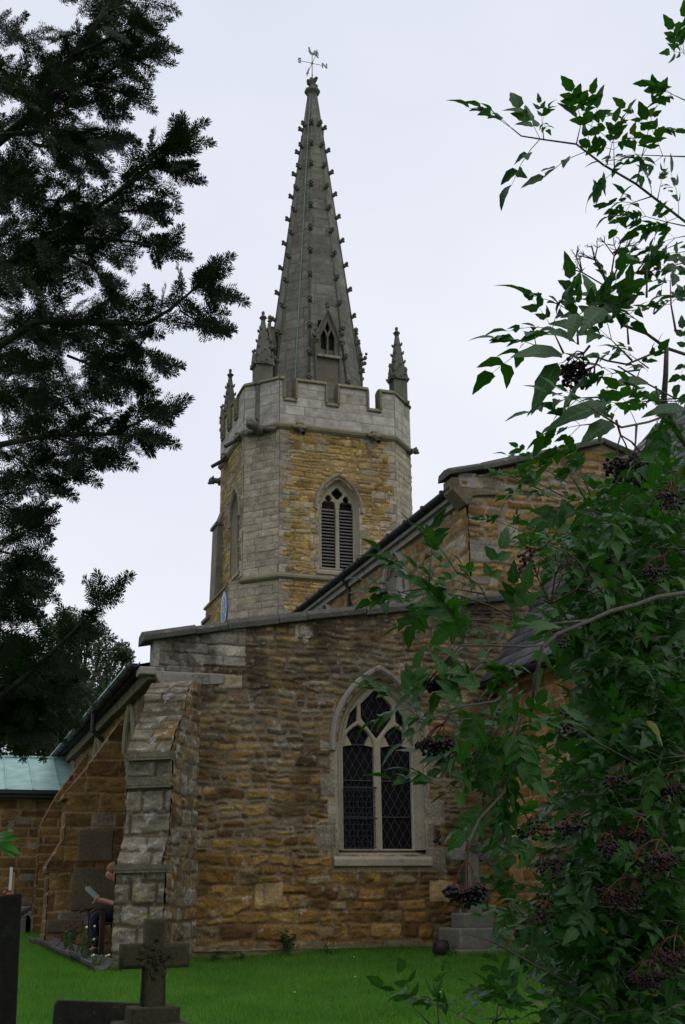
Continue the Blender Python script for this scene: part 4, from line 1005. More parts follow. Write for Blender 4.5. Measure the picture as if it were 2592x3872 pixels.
# pinnacles
def pinnacle(x, y, zt, w=.25, hs=1.75, zb_=15.5):
    m = MB(); zs_ = zt-hs-.15
    m.bx(x-w, x+w, y-w, y+w, zb_, zs_)
    m.bx(x-w-.05, x+w+.05, y-w-.05, y+w+.05, 16.85, 16.95)
    w2 = w*.98
    base = [(x-w2, y-w2, zs_), (x+w2, y-w2, zs_), (x+w2, y+w2, zs_), (x-w2, y+w2, zs_)]; tw = .05
    top = [(x-tw, y-tw, zt-.28), (x+tw, y-tw, zt-.28), (x+tw, y+tw, zt-.28), (x-tw, y+tw, zt-.28)]
    m.add(base+top, [(0, 1, 5, 4), (1, 2, 6, 5), (2, 3, 7, 6), (3, 0, 4, 7), (4, 5, 6, 7)])
    # gablets on the four faces
    for dx, dy in ((0, -1), (1, 0), (0, 1), (-1, 0)):
        d = np.array([dx, dy, 0.]); s_ = np.array([-dy, dx, 0.]); c = np.array([x, y, 0.])+d*(w+.0)
        m.prism([c-s_*w+Z*(zs_-.12), c+s_*w+Z*(zs_-.12), c+Z*(zs_+.42)], d*.07)
        r_ = random.Random(int(100*x)+dx)
        for j in range(4): m.blob(c+d*.06+s_*r_.uniform(-w, w)+Z*(zs_-.1+r_.uniform(0, .15)), .055, 6, 4, .2, r_)
        m.blob(c+d*.05+Z*(zs_+.42), .06, 6, 4)
    H_ = zt-.28-zs_
    for i in range(4):
        a = PI/4+PI/2*i; d = np.array([math.cos(a), math.sin(a), 0])
        for f in (.12, .33, .54, .75):
            rad = (w2*(1-f)+tw*f)*1.35; p = np.array([x, y, zs_+H_*f])+d*rad; m.blob(p+d*.02+Z*.02, (.055, .055, .05), 6, 4); m.blob(p+d*.05+Z*.07, .035, 5, 4)
    m.blob((x, y, zt-.20), (.13, .13, .05), 8, 4, .15); m.blob((x, y, zt-.28), (.09, .09, .04), 8, 4); m.tube([(x, y, zt-.3), (x, y, zt-.03)], [.055, .05], 6); m.blob((x, y, zt-.02), (.06, .06, .06), 7, 5)
    return m.build('pinnacle', M_crock, church)
pinnacle(8.93, 33.75, 19.6, .27); pinnacle(8.72, 37.45, 19.15, .24); pinnacle(13.66, 33.75, 19.75, .235, 1.75, 16.9); pinnacle(13.5, 37.4, 19.2, .24)

# weathervane ---------------------------------------------------------
wv = empty('weathervane', (SX, SY, 30.8), '', ''); wv.parent = church; wv.location = Vector((SX, SY, 30.8))-wloc(church)
for k in ('label', 'category'):
    if k in wv: del wv[k]
M_vane = mat_plain('verdigris_metal', (.12, .15, .12), .5, .2)
MB().tube([(SX, SY, 30.7), (SX, SY, 31.95)], .016, 6).build('rod', M_vane, wv)
zc_ = 31.53
ar = MB(); ar.tube([(SX-.42, SY, zc_), (SX+.42, SY, zc_)], .011, 5); ar.tube([(SX, SY-.5, zc_), (SX, SY+.5, zc_)], .011, 5); ar.blob((SX, SY, zc_), .045); ar.blob((SX, SY, 30.98), .035, 6, 5); ar.build('arms', M_vane, wv)
def letter(ch, x, y, rot):
    cu = bpy.data.curves.new('t', 'FONT'); cu.body = ch; cu.size = .30; cu.extrude = .010; cu.offset = .010; cu.align_x = 'CENTER'; cu.align_y = 'CENTER'
    ob = bpy.data.objects.new('t', cu); COL.objects.link(ob); me = bpy.data.meshes.new_from_object(ob); bpy.data.objects.remove(ob)
    me.transform(Matrix.Translation((x, y, zc_)) @ Matrix.Rotation(rot, 4, 'Z') @ Matrix.Rotation(PI/2, 4, 'X')); me.materials.clear(); link('letter', me, M_vane, wv)
letter('N', SX+.5, SY, 0); letter('S', SX-.5, SY, 0); letter('E', SX, SY-.58, PI/2); letter('W', SX, SY+.58, PI/2)
def ck2(cx, cz):  # photo crop pixels -> vane plane metres (rod at 748)
    return ((cx-748)/1568*250/4452*39.2*1.05, 31.92+(520-cz)/1568*250/4452*39.2*1.12)
body = [ck2(*p) for p in [(630, 345), (655, 330), (650, 305), (668, 318), (690, 312), (693, 335), (685, 350), (705, 390), (715, 430), (745, 455), (780, 450), (792, 400), (820, 372), (862, 372), (900, 400), (922, 450), (925, 500), (910, 545), (938, 562), (905, 575), (885, 560), (880, 520), (845, 515), (800, 512), (760, 530), (720, 515), (680, 485), (652, 440), (650, 400), (665, 365), (648, 352)]]
hl = [[ck2(*p) for p in L_] for L_ in ([(812, 430), (815, 400), (850, 388), (870, 400), (845, 405), (828, 430)], [(860, 430), (880, 410), (905, 445), (905, 500), (892, 520), (885, 470)])]
plate('cockerel', [body]+hl, (SX, SY, 0), X, Z, -.012, .012, M_vane, wv)
# 'coping' edges and odd loose bits of church end here

# ------------------------------------------------------------------ graveyard things
def prism_y(poly, y, d): return [(x, y, z) for x, z in poly], (0, d, 0)
# foreground cross
FY = 8.0
fcx = 1.452; g0 = gzf(fcx, FY)
fc = empty('gravestone_cross', (fcx, FY, g0), 'dark mossy stone cross with carved flowers on a stepped base in the foreground', 'grave cross')
rotz = math.radians(-8)
def chamf_cross(cx, zt, za0, za1, hw_t, hw_b, al, ar_, zb_):
    return [(cx-hw_t, zt), (cx-hw_t, za1), (cx-al, za1), (cx-al, za0), (cx-hw_t, za0), (cx-hw_b, zb_), (cx+hw_b, zb_), (cx+hw_t, za0), (cx+ar_, za0), (cx+ar_, za1), (cx+hw_t, za1), (cx+hw_t, zt)]
cr_o = plate('cross_shaft', [chamf_cross(fcx, .925, .625, .775, .070, .078, .222, .222, .30)], (0, FY, 0), X, Z, 0, .13, M_cross, fc, bevel=.024)
st_ = MB(); st_.bx(fcx-.155, fcx+.155, FY-.08, FY+.19, .27, .40); st_.bx(fcx-.235, fcx+.215, FY-.16, FY+.27, g0-.2, .305); st_.build('cross_base', M_cross, fc, bevel=.012)
fl = MB(); rr = random.Random(12)
for (x, z, s_) in [(0, .70, 1), (.03, .72, .8), (-.035, .71, .8), (.0, .66, .8), (-.02, .75, .7), (.045, .68, .7), (-.045, .67, .6), (.01, .62, .5), (.09, .70, .5), (-.09, .69, .5), (.005, .80, .5), (-.01, .57, .45)]:
    for j in range(5):
        a = j*1.257+rr.random(); fl.blob((fcx+x+.016*s_*math.cos(a), FY-.004, z+.016*s_*math.sin(a)), (.013*s_, .012, .013*s_), 6, 4, .1, rr)
    fl.blob((fcx+x, FY-.008, z), (.01*s_, .012, .01*s_), 6, 4)
for i in range(9):
    a = rr.uniform(0, 2*PI); r = rr.uniform(.07, .11); p = (fcx+r*math.cos(a), FY-.002, .69+r*math.sin(a)); fl.blob(p, (.02*abs(math.cos(a))+.007, .006, .02*abs(math.sin(a))+.007), 6, 4)
fl.build('carved_flowers', M_cross, fc)
# low dark headstone behind it
SY_ = 8.6; a = at(127, 2289, 1, SY_); b = at(345, 2297, 1, SY_)
hs = MB(); hs.prism([(a[0]-.025, SY_, gzf(a[0], SY_)-.2), (a[0], SY_, a[2]-.03), (a[0]+.02, SY_, a[2]), (b[0], SY_, b[2]), (b[0]+.03, SY_, b[2]-.04), (b[0]+.05, SY_, gzf(a[0], SY_)-.2)], (0, .09, 0))
tag(hs.build('headstone', M_slab, None, bevel=.006), 'low dark slate headstone with flat top just behind the foreground cross', 'headstone')
# tall dark slab at the left edge
LY = 5.5; a = at(49, 2043, 1, LY); l0 = at(0, 2050, 1, LY)
hs = MB(); bz = gzf(0, LY)-.2
hs.prism([(a[0]-.62, LY, bz), (a[0]-.62, LY, a[2]-.06), (l0[0], LY, l0[2]), (a[0]-.003, LY, a[2]), (a[0]+.003, LY, a[2]-.01), (a[0]+.045, LY, bz)], (0, .11, 0))
tag(hs.build('headstone', mat_stone('dark_slab_stone', (.010, .009, .008), var=.5, bump=.4, lichen=((.016, .02, .012), 6.0, .57)), None, bevel=.006), 'tall near-black headstone cut by the left edge of the photo', 'headstone')
# right cross by the wall
RY = 16.55
rc_ = empty('gravestone_cross', (7.64, RY, gzf(7.64, RY)), 'pale grey stone cross on three stepped plinths against the aisle wall', 'grave cross')
plate('cross_shaft', [chamf_cross(7.62, 2.06, 1.58, 1.76, .115, .145, .36, .36, .78)], (0, RY-.1, 0), X, Z, 0, .2, M_crossw, rc_, bevel=.03)
fl = MB()
for j in range(26):
    t = j/25; px = 7.52+.32*t+rr.uniform(-.05, .05); pz = 1.95-.38*t+rr.uniform(-.08, .08); fl.blob((px, RY-.12, pz), (rr.uniform(.03, .055), .03, rr.uniform(.03, .05)), 6, 4, .25, rr)
fl.build('carved_wreath', mat_stone('carved_grey', (.10, .10, .085), var=.3), rc_)
st_ = MB(); st_.bx(7.38, 7.88, RY-.24, RY+.26, .64, .86); st_.bx(7.24, 8.08, RY-.36, RY+.42, .36, .655); st_.bx(7.16, 8.22, RY-.50, RY+.52, -.1, .375)
st_.build('stepped_plinth', M_crossw, rc_, bevel=.03)
tg = MB(); px, py = 7.02, 16.35; zg = gzf(px, py)
tg.tube([(px-.10, py, zg+.11), (px-.04, py, zg+.11), (px+.08, py, zg+.11), (px+.1, py, zg+.11)], [.085, .12, .115, .06], 14)
tag(tg.build('flower_pot', mat_plain('dark_clay', (.02, .013, .010), .55), None, smooth=True), 'dark round clay pot lying beside the plinth of the grey cross', 'pot')
# small headstones far left
for i, (px_, h_) in enumerate(((70, .42), (58, .36))):
    p = at(px_, 2136, 1, 26.2); w = .12 if i == 0 else .10; zg = gzf(p[0], 26.2)
    tag(plate('headstone', [[(p[0]-w, zg-.1), (p[0]-w, zg+h_-.12)]+arch(p[0], w, zg+h_-.12, .14, 8)[1:-1]+[(p[0]+w, zg+h_-.12), (p[0]+w, zg-.1)]], (0, 26.2, 0), X, Z, 0, .09, mat_stone('small_stone', (.12, .12, .11), var=.4), None, bevel=.01),
        'small round-topped grey headstone by the porch wall, ' + ('right one of the pair' if i == 0 else 'left one, beside the tall slab'), 'headstone')
# marker stake, dark bundle, grave plants behind the slab
p = at(29, 2041, 1, 9.0); zg = gzf(p[0], 9)
sk_ = empty('grave_marker', (p[0], 9, zg), 'wooden stake with narrow white plate standing behind the tall dark headstone', 'grave marker')
t0 = at(29, 1996, 1, 9.0); MB().bx(t0[0]-.006, t0[0]+.016, 9, 9.02, zg-.1, t0[2]).build('stake', mat_plain('pine_stake', (.22, .12, .05), .7), sk_)
MB().bx(t0[0]-.02, t0[0]-.002, 8.985, 8.998, t0[2]-.12, t0[2]+.035).build('plate', mat_plain('white_plate', (.42, .43, .44), .5), sk_)
p = at(58, 2075, 1, 10.0); zg = gzf(p[0], 10)
bu = MB(); bu.tube([(p[0]-.22, 10, zg-.05), (p[0]-.20, 10, zg+.5), (p[0]-.10, 10, p[2]-.03), (p[0]+.04, 10, p[2]+.0)], [.10, .12, .085, .006], 10)  # unidentified dark pointed object, only its tip in view
tag(bu.build('pointed_shape', mat_plain('purple_slate', (.028, .024, .032), .5), None, smooth=True), 'dark purplish pointed shape poking out from behind the tall dark headstone', 'pointed shape')
# ridge-tile edging
def on_ground(x, y):
    v = ray(x, y); v = v/np.linalg.norm(v); t = 5.0
    while t < 40:
        p = CP+v*t
        if p[2] < gzf(p[0], p[1]): return p
        t += .02
    return p
ta = on_ground(82, 2163); tb_ = on_ground(234, 2228); print('tiles', ta, tb_); ORD = ('farthest', 'second farthest', 'third from the far end', 'middle', 'third from the near end', 'second nearest', 'nearest')
M_tile = mat_stone('grey_tile', (.075, .068, .066), var=.4)
for i in range(7):
    pa = ta+(tb_-ta)*(i/7); pb = ta+(tb_-ta)*((i+.96)/7); pa[2] = gzf(pa[0], pa[1])-.01; pb[2] = gzf(pb[0], pb[1])-.01
    dv = pb-pa; sd_ = np.cross(dv, Z); sd_ /= np.linalg.norm(sd_); m = MB(); sd_ = sd_*math.cos(.25*(i % 3-1))+Z*math.sin(.25*(i % 3-1))*.4
    arc = [(-.15*math.cos(PI*k/8), .155-.12*math.sin(PI*k/8)) for k in range(9)]; arc2 = [(-.125*math.cos(PI*k/8), .158-.098*math.sin(PI*k/8)) for k in range(8, -1, -1)]
    m.prism([pa+sd_*a_+Z*(b_+.012*(i % 2)) for a_, b_ in arc+arc2], dv)
    tag(m.build('ridge_tile', M_tile, None, bevel=.006), 'grey upturned ridge tile, the '+ORD[i]+' of the row edging the bed', 'edging tile', 'ridge tiles edging the bed')

# bench, person, book ------------------------------------------------------
bn = empty('bench', (2.75, 18.5, .36), 'dark wooden armchair bench against the aisle wall, half hidden by the corner buttress', 'bench')
bz = .34; by0, by1 = 17.98, 19.35
for y in (by0, by1):
    MB().bx(2.44, 2.51, y-.035, y+.035, bz-.02, bz+.63).build('leg', M_wood, bn, bevel=.006)
    MB().prism([(2.92, y-.03, bz-.02), (2.99, y-.03, bz-.02), (3.04, y-.03, bz+.95), (2.97, y-.03, bz+.95)], (0, .06, 0)).build('leg', M_wood, bn)
    pts = [(2.30, 0, .60), (2.36, 0, .645), (2.50, 0, .66), (2.96, 0, .69)]
    MB().prism([(p[0], y-.045, bz+p[2]) for p in pts]+[(p[0], y-.045, bz+p[2]-.035) for p in pts[::-1]], (0, .09, 0)).build('armrest', M_wood, bn, bevel=.006)
s_ = MB()
for k in range(5): s_.bx(2.46+k*.095, 2.54+k*.095, by0, by1, bz+.42, bz+.445)
s_.build('seat', M_wood, bn)
s_ = MB(); s_.bx(2.97, 3.0, by0, by1, bz+.88, bz+.95); s_.bx(2.95, 2.98, by0, by1, bz+.50, bz+.55)
for k in range(13): s_.bx(2.965, 2.985, by0+.06+k*.1, by0+.10+k*.1, bz+.52, bz+.9)
s_.build('backrest', M_wood, bn)

def skin(name, nodes, edges, mat, parent, sub=1, smooth=True):
    me = bpy.data.meshes.new(name); me.from_pydata([n[0] for n in nodes], edges, []); ob = bpy.data.objects.new(name, me); COL.objects.link(ob)
    md = ob.modifiers.new('s', 'SKIN'); md.use_smooth_shade = True
    for i, n_ in enumerate(nodes):
        r = n_[1]; me.skin_vertices[0].data[i].radius = (r, r) if not hasattr(r, '__len__') else r
    me.skin_vertices[0].data[0].use_root = True
    ss = ob.modifiers.new('u', 'SUBSURF'); ss.levels = sub; ss.render_levels = sub
    dg = bpy.context.evaluated_depsgraph_get(); dg.update()
    m2 = bpy.data.meshes.new_from_object(ob.evaluated_get(dg)); bpy.data.objects.remove(ob)
    m2.materials.clear(); return link(name, m2, mat, parent)
M_skin = mat_plain('skin', (.42, .20, .14), .55, noise=.08); M_shirt = mat_plain('grey_tshirt', (.24, .25, .25), .9); M_trou = mat_plain('navy_trousers', (.010, .013, .025), .9, noise=.4, scale=12); M_hair = mat_plain('ginger_grey_hair', (.20, .11, .06), .8, noise=.3, scale=90)
py = 18.40; pz = .34
pe = empty('person', (2.6, py, pz), 'seated person with short ginger hair, grey shirt and dark trousers, bent over a booklet', 'person')
# pelvis, chest, neck, head; legs; arms
nodes = [((2.83, py, pz+.53), .12), ((2.86, py, pz+.72), .12), ((2.82, py, pz+.93), .125), ((2.73, py, pz+1.03), .062), ((2.67, py, pz+1.075), .062), ((2.61, py, pz+1.11), .085), ((2.64, py, pz+1.185), .092),
         ((2.80, py-.10, pz+.51), .085), ((2.38, py-.11, pz+.53), .058), ((2.42, py-.11, pz+.12), .042), ((2.32, py-.11, pz+.05), .035),
         ((2.80, py+.10, pz+.51), .085), ((2.40, py+.13, pz+.53), .058), ((2.46, py+.13, pz+.12), .042), ((2.36, py+.13, pz+.05), .035),
         ((2.82, py-.19, pz+.92), .055), ((2.72, py-.23, pz+.68), .043), ((2.50, py-.12, pz+.755), .034), ((2.44, py-.09, pz+.77), .028),
         ((2.82, py+.19, pz+.92), .055), ((2.72, py+.23, pz+.68), .043), ((2.50, py+.12, pz+.72), .034), ((2.44, py+.09, pz+.73), .028)]
edges = [(0, 1), (1, 2), (2, 3), (3, 4), (4, 5), (5, 6), (0, 7), (7, 8), (8, 9), (9, 10), (0, 11), (11, 12), (12, 13), (13, 14), (2, 15), (15, 16), (16, 17), (17, 18), (2, 19), (19, 20), (20, 21), (21, 22)]
# nose, fingers as short chains off the same body
def addc(pr_, pts):
    for p, r in pts: nodes.append((p, r)); edges.append((pr_, len(nodes)-1)); pr_ = len(nodes)-1
for w_, s_ in ((18, -1), (22, 1)):
    wx = nodes[w_][0]
    for k in range(4):
        o_ = (k-1.5)*.017; addc(w_, [((wx[0]-.035, wx[1]+o_, wx[2]+.012), .009), ((wx[0]-.062, wx[1]+o_, wx[2]+.004), .008), ((wx[0]-.07, wx[1]+o_, wx[2]-.018), .007)])
    addc(w_, [((wx[0]-.015, wx[1]-.03*s_, wx[2]+.02), .009), ((wx[0]-.045, wx[1]-.03*s_, wx[2]+.03), .008)])
addc(5, [((2.525, py, pz+1.085), .014)])
skin('body', nodes, edges, M_skin, pe, 1)
bn_ = nodes
skin('trousers', [((2.83, py, pz+.53), .15), ((2.80, py-.10, pz+.52), .105), ((2.58, py-.11, pz+.545), .095), ((2.37, py-.11, pz+.535), .082), ((2.39, py-.11, pz+.32), .075), ((2.42, py-.11, pz+.10), .07), ((2.80, py+.10, pz+.52), .105), ((2.58, py+.12, pz+.545), .095), ((2.39, py+.13, pz+.535), .082), ((2.43, py+.13, pz+.32), .075), ((2.46, py+.13, pz+.10), .07)],
     [(0, 1), (1, 2), (2, 3), (3, 4), (4, 5), (0, 6), (6, 7), (7, 8), (8, 9), (9, 10)], M_trou, pe, 1)
skin('shirt', [((2.84, py, pz+.56), .145), ((2.87, py, pz+.72), .15), ((2.83, py, pz+.92), .15), ((2.77, py, pz+1.01), .08), ((2.82, py-.19, pz+.93), .075), ((2.76, py-.22, pz+.78), .065), ((2.82, py+.19, pz+.93), .075), ((2.76, py+.22, pz+.78), .065)],
     [(0, 1), (1, 2), (2, 3), (2, 4), (4, 5), (2, 6), (6, 7)], M_shirt, pe, 1)
hb = MB(); hb.blob((2.655, py, pz+1.205), (.118, .098, .098), 14, 8); hb.build('hair', M_hair, pe, smooth=True)
hb = MB()
for s_ in (-1, 1): hb.blob((2.645, py+s_*.09, pz+1.13), (.02, .01, .03), 8, 5)
hb.build('ear', M_skin, pe, smooth=True)
sh = MB()
for y_ in (py-.11, py+.13): sh.blob((2.38, y_, pz+.04), (.135, .05, .05), 10, 6)
sh.build('shoes', M_black, pe, smooth=True)
bk = MB()
for s_ in (-1, 1):
    for j, o_ in enumerate((0, .012)):
        bk.add([(2.42, py, pz+.76+o_), (2.26, py, pz+.90+o_), (2.29, py+s_*.19, pz+.95+o_), (2.45, py+s_*.19, pz+.81+o_)], [(0, 1, 2, 3)])
pe.location.x += .02
tag(bk.build('book', mat_plain('paper', (.55, .56, .58), .8), None), 'open white newspaper or booklet held by the seated reader', 'book')

# ------------------------------------------------------------------ vegetation
def inst(tv, tf, Ms, Ps):
    """template verts (n,3), faces (m,k); Ms (N,3,3) rows = axes; Ps (N,3)"""
    V_ = np.einsum('vi,nij->nvj', tv, Ms)+Ps[:, None, :]
    n = len(tv); F = tf[None]+(np.arange(len(Ps))*n)[:, None, None]
    return V_.reshape(-1, 3), F.reshape(-1, tf.shape[1])
def cat(parts):
    vs = []; fs = []; b = 0
    for v, f in parts: vs.append(v); fs.append(f+b); b += len(v)
    return np.concatenate(vs), np.concatenate(fs)
def frame(d, up):
    d = np.array(d, float); d = d/np.linalg.norm(d, axis=-1, keepdims=True)
    s = np.cross(up, d); s = s/(np.linalg.norm(s, axis=-1, keepdims=True)+1e-9); n = np.cross(d, s)
    return np.stack([d, s, n], -2)
def vinst(o, ps): pass

# --- yew -------------------------------------------------------------
def yew_spray(rng, L_=.24):
    """flat feathery branchlet along +x"""
    A = []; stems = MB()
    def twig(p, ang, ln, tilt):
        d = np.array([math.cos(ang), math.sin(ang), tilt]); n = max(6, int(ln/.0056)); c = rng.uniform(-.8, .8)
        pts = []
        for i in range(n):
            t = i/n; a = ang+c*t; pts.append(p.copy()); p = p+np.array([math.cos(a), math.sin(a), tilt-.25*t])*ln/n
            q = pts[-1]
            for s_ in (1, -1):
                nl = .0225*(.75+.25*math.sin(PI*min(1, t*1.3+.15)))*(1-.45*max(0, t-.8)/.2)*rng.uniform(.85, 1.1); b = a+s_*rng.uniform(.85, 1.2)*(1-.45*t**3); dz = rng.uniform(-.25, .45)
                u_ = np.array([math.cos(b), math.sin(b), dz]); w_ = np.array([-u_[1], u_[0], 0])*.0018
                A.append([q-w_*.6, q+u_*nl*.5-w_, q+u_*nl, q+u_*nl*.5+w_])
        stems.tube([pts[0], pts[n//2], pts[-1]], [.0014, .001, .0006], 3, cap=False)
        return pts
    ax = twig(np.zeros(3), 0, L_, 0.0); n = len(ax); i = int(n*.08); s_ = 1
    while i < n*.92:
        f = i/n; ln = L_*(.36*(1-f)+.10)*rng.uniform(.6, 1.2); twig(ax[i], s_*rng.uniform(.5, .85), ln, rng.uniform(-.2, .2)); s_ = -s_; i += max(1, int(n*rng.uniform(.09, .16)))
    A = np.array(A); return (A.reshape(-1, 3), np.arange(len(A)*4).reshape(-1, 4)), (np.array(stems.v), np.array(stems.f))
rngY = random.Random(21); SPR = [yew_spray(rngY, L_) for L_ in (.165, .14, .12, .10, .075)]
yw = {i: ([], []) for i in range(len(SPR))}
def put_spray(i, pos, d, up):
    yw[i][0].append(frame(d, up)*1.0); yw[i][1].append(pos)
def imgdir(ax, ay, az, p=None):     # image right, image down, away
    d = CR*ax-CU*ay+CF*az; return d/np.linalg.norm(d)
nY = np.random.default_rng(8)
YT = MB()
def yew_limb(pts, r0, r1, dens=1.0, start=0.15):
    P = [atd(x, y, d) for x, y, d in pts]; n = len(P)
    rad = [(r0+(r1-r0)*(i/(n-1))**.7)*.27+.0012 for i in range(n)]; YT.tube(P, rad, 6)
    seg = [np.linalg.norm(P[i+1]-P[i]) for i in range(n-1)]; T = sum(seg); s = T*start; side = 1
    while s < T:
        a = 0; t = s
        while a < n-2 and t > seg[a]: t -= seg[a]; a += 1
        p = P[a]+(P[a+1]-P[a])*t/seg[a]; d = (P[a+1]-P[a])/seg[a]; f = s/T
        sd = np.cross(d, CF); sd /= np.linalg.norm(sd); k = 1 if f < .45 else (2 if f < .7 else (3 if f < .88 else 4)); k = min(4, max(0, k+int(nY.integers(-1, 2))))
        dd = d*nY.uniform(.7, 1.2)+sd*side*nY.uniform(.35, 1.0)*(.8)+np.array([0, 0, -.15])+nY.normal(0, .22, 3)
        up = -CF*nY.uniform(.4, 1)+Z*nY.uniform(-.5, .8)+nY.normal(0, .3, 3); put_spray(k, p, dd, up); side = -side; s += nY.uniform(.020, .042)/dens
    put_spray(1 if dens > .9 else 2, P[-2]+(P[-1]-P[-2])*.55, P[-1]-P[-2], -CF+Z*.3)
    for k in range(2): put_spray(3, P[-2]+(P[-1]-P[-2])*nY.uniform(.4, .8), (P[-1]-P[-2])/np.linalg.norm(P[-1]-P[-2])+CR*nY.uniform(-.5, .5)-CU*nY.uniform(-.5, .5), -CF+Z*.3)
c4 = lambda x, y, d: (x*.3873, y*.3873, d)
c5_ = lambda x, y, d: (x*.4131, 786+y*.4131, d)
yew_limb([c4(-150, 950, 4.2), c4(160, 700, 4.1), c4(380, 400, 4.0), c4(560, 150, 4.0), c4(700, -60, 4.0)], .07, .03)
yew_limb([c4(300, 560, 4.0), c4(560, 470, 3.9), c4(760, 340, 3.8), c4(880, 310, 3.8)], .025, .008, 1.2)
yew_limb([c4(430, 330, 4.0), c4(700, 200, 3.8), c4(850, 140, 3.8)], .025, .006)
yew_limb([c4(520, 500, 3.9), c4(650, 520, 3.8), c4(750, 560, 3.8)], .02, .005)
yew_limb([c4(0, 800, 3.9), c4(300, 760, 3.8), c4(500, 780, 3.8), c4(670, 800, 3.8)], .03, .006)
yew_limb([c4(200, 850, 4.2), c4(450, 900, 4.1), c4(560, 980, 4.1)], .02, .005)
yew_limb([c4(-100, 980, 4.0), c4(60, 1080, 3.9), c4(220, 1180, 3.8), c4(430, 1180, 3.7)], .02, .005, .7)
yew_limb([c4(-150, 1680, 4.0), c4(260, 1430, 3.8), c4(480, 1290, 3.7), c4(620, 1190, 3.6), c4(840, 1030, 3.5), c4(960, 930, 3.4), c4(1060, 830, 3.4)], .05, .006, 1.3)
yew_limb([c4(700, 1120, 3.6), c4(880, 980, 3.6), c4(1040, 1010, 3.6)], .012, .004)
yew_limb([c4(880, 920, 3.5), c4(960, 860, 3.4), c4(1020, 850, 3.4)], .012, .004)
yew_limb([c4(500, 1290, 3.9), c4(720, 1250, 3.7), c4(900, 1230, 3.7)], .015, .004, 1.3)
yew_limb([c4(450, 1400, 3.9), c4(700, 1420, 3.7), c4(820, 1430, 3.6), c4(940, 1455, 3.6)], .02, .004, 1.3)
yew_limb([c4(400, 1500, 3.9), c4(540, 1570, 3.8), c4(630, 1660, 3.8)], .02, .004)
yew_limb([c4(-150, 2150, 3.8), c4(200, 1900, 3.7), c4(500, 1900, 3.6), c4(860, 1910, 3.5), c4(1000, 1830, 3.4), c4(1120, 1730, 3.4), c4(1215, 1630, 3.4)], .045, .005, 1.25)
yew_limb([c4(1130, 1720, 3.4), c4(1190, 1690, 3.4), c4(1230, 1700, 3.4)], .008, .003)
yew_limb([c4(1060, 1830, 3.4), c4(1120, 1870, 3.4), c4(1190, 1900, 3.4)], .008, .003, .7)
yew_limb([c4(500, 1950, 3.8), c4(750, 2050, 3.7), c4(820, 2050, 3.6), c4(920, 2110, 3.6)], .015, .004, .9)
yew_limb([c4(400, 2100, 3.8), c4(650, 2200, 3.7), c4(850, 2280, 3.6)], .015, .004, 1.2)
yew_limb([c5_(-100, 580, 3.7), c5_(300, 500, 3.6), c5_(600, 500, 3.5), c5_(760, 440, 3.4), c5_(880, 370, 3.4)], .035, .005, 1.3)
yew_limb([c5_(600, 500, 3.5), c5_(700, 500, 3.4), c5_(780, 510, 3.4)], .012, .004, 1.2)
yew_limb([c5_(300, 520, 3.6), c5_(480, 570, 3.5), c5_(570, 600, 3.5)], .012, .004, 1.2)
yew_limb([c5_(150, 560, 3.7), c5_(300, 640, 3.6), c5_(390, 680, 3.6)], .012, .004, 1.2)
yew_limb([c5_(100, 640, 3.7), c5_(190, 700, 3.6), c5_(260, 740, 3.6)], .012, .004, 1.1)
yew_limb([c5_(-80, 800, 3.9), c5_(30, 900, 3.8), c5_(110, 940, 3.8)], .015, .004)
yew_limb([c5_(0, 1100, 3.8), c5_(100, 1030, 3.7), c5_(190, 990, 3.7)], .012, .004, .9)
yew_limb([c5_(-80, 1130, 3.8), c5_(80, 1170, 3.7), c5_(190, 1220, 3.7)], .015, .004, 1.2)
yew_limb([c5_(-80, 1290, 3.8), c5_(70, 1300, 3.7), c5_(150, 1330, 3.7)], .015, .004, 1.2)
yew_limb([c5_(-80, 1440, 3.8), c5_(30, 1450, 3.7), c5_(90, 1470, 3.7)], .015, .004)
yew_limb([c5_(-80, 1560, 3.8), c5_(0, 1580, 3.7), c5_(50, 1620, 3.7)], .012, .004, .8)
yew_limb([c5_(-150, 2080, 3.6), c5_(60, 1910, 3.5), c5_(200, 1790, 3.4), c5_(400, 1600, 3.3), c5_(500, 1500, 3.2), c5_(560, 1430, 3.2)], .04, .005, 1.2)
for a in ((20, 1900, 190, 1870), (-80, 2020, 140, 2040), (-80, 2080, 110, 2110), (130, 1810, 280, 1790), (-80, 1950, 20, 1780), (-80, 2060, 60, 2110), (60, 1890, 240, 1910), (0, 2000, 190, 1975)):
    yew_limb([c5_(a[0], a[1], 3.7), c5_((a[0]+a[2])/2, (a[1]+a[3])/2-15, 3.6), c5_(a[2], a[3], 3.6)], .015, .004, 1.6)
def yew_fill(poly, n, thr, seed, dmin=3.6, dmax=5.2, sc=.012):
    P = np.array(poly, float); lo = P.min(0); hi = P.max(0); c = 0; g = np.random.default_rng(seed)
    while c < n:
        x = g.uniform(lo[0], hi[0]); y = g.uniform(lo[1], hi[1])
        if not inpoly(np.array([x]), np.array([y]), poly)[0]: continue
        if fbm(np.array([x*sc]), np.array([y*sc]), seed, 3)[0] < thr: c += .25; continue
        p = atd(x, y, g.uniform(dmin, dmax)); a = g.uniform(-.9, 1.1); d = imgdir(math.cos(a), math.sin(a), g.uniform(-.4, .4))
        put_spray(int(g.integers(0, 4)), p, d, -CF*g.uniform(.2, 1)+Z*g.uniform(-.8, .8)+g.normal(0, .4, 3)); c += 1
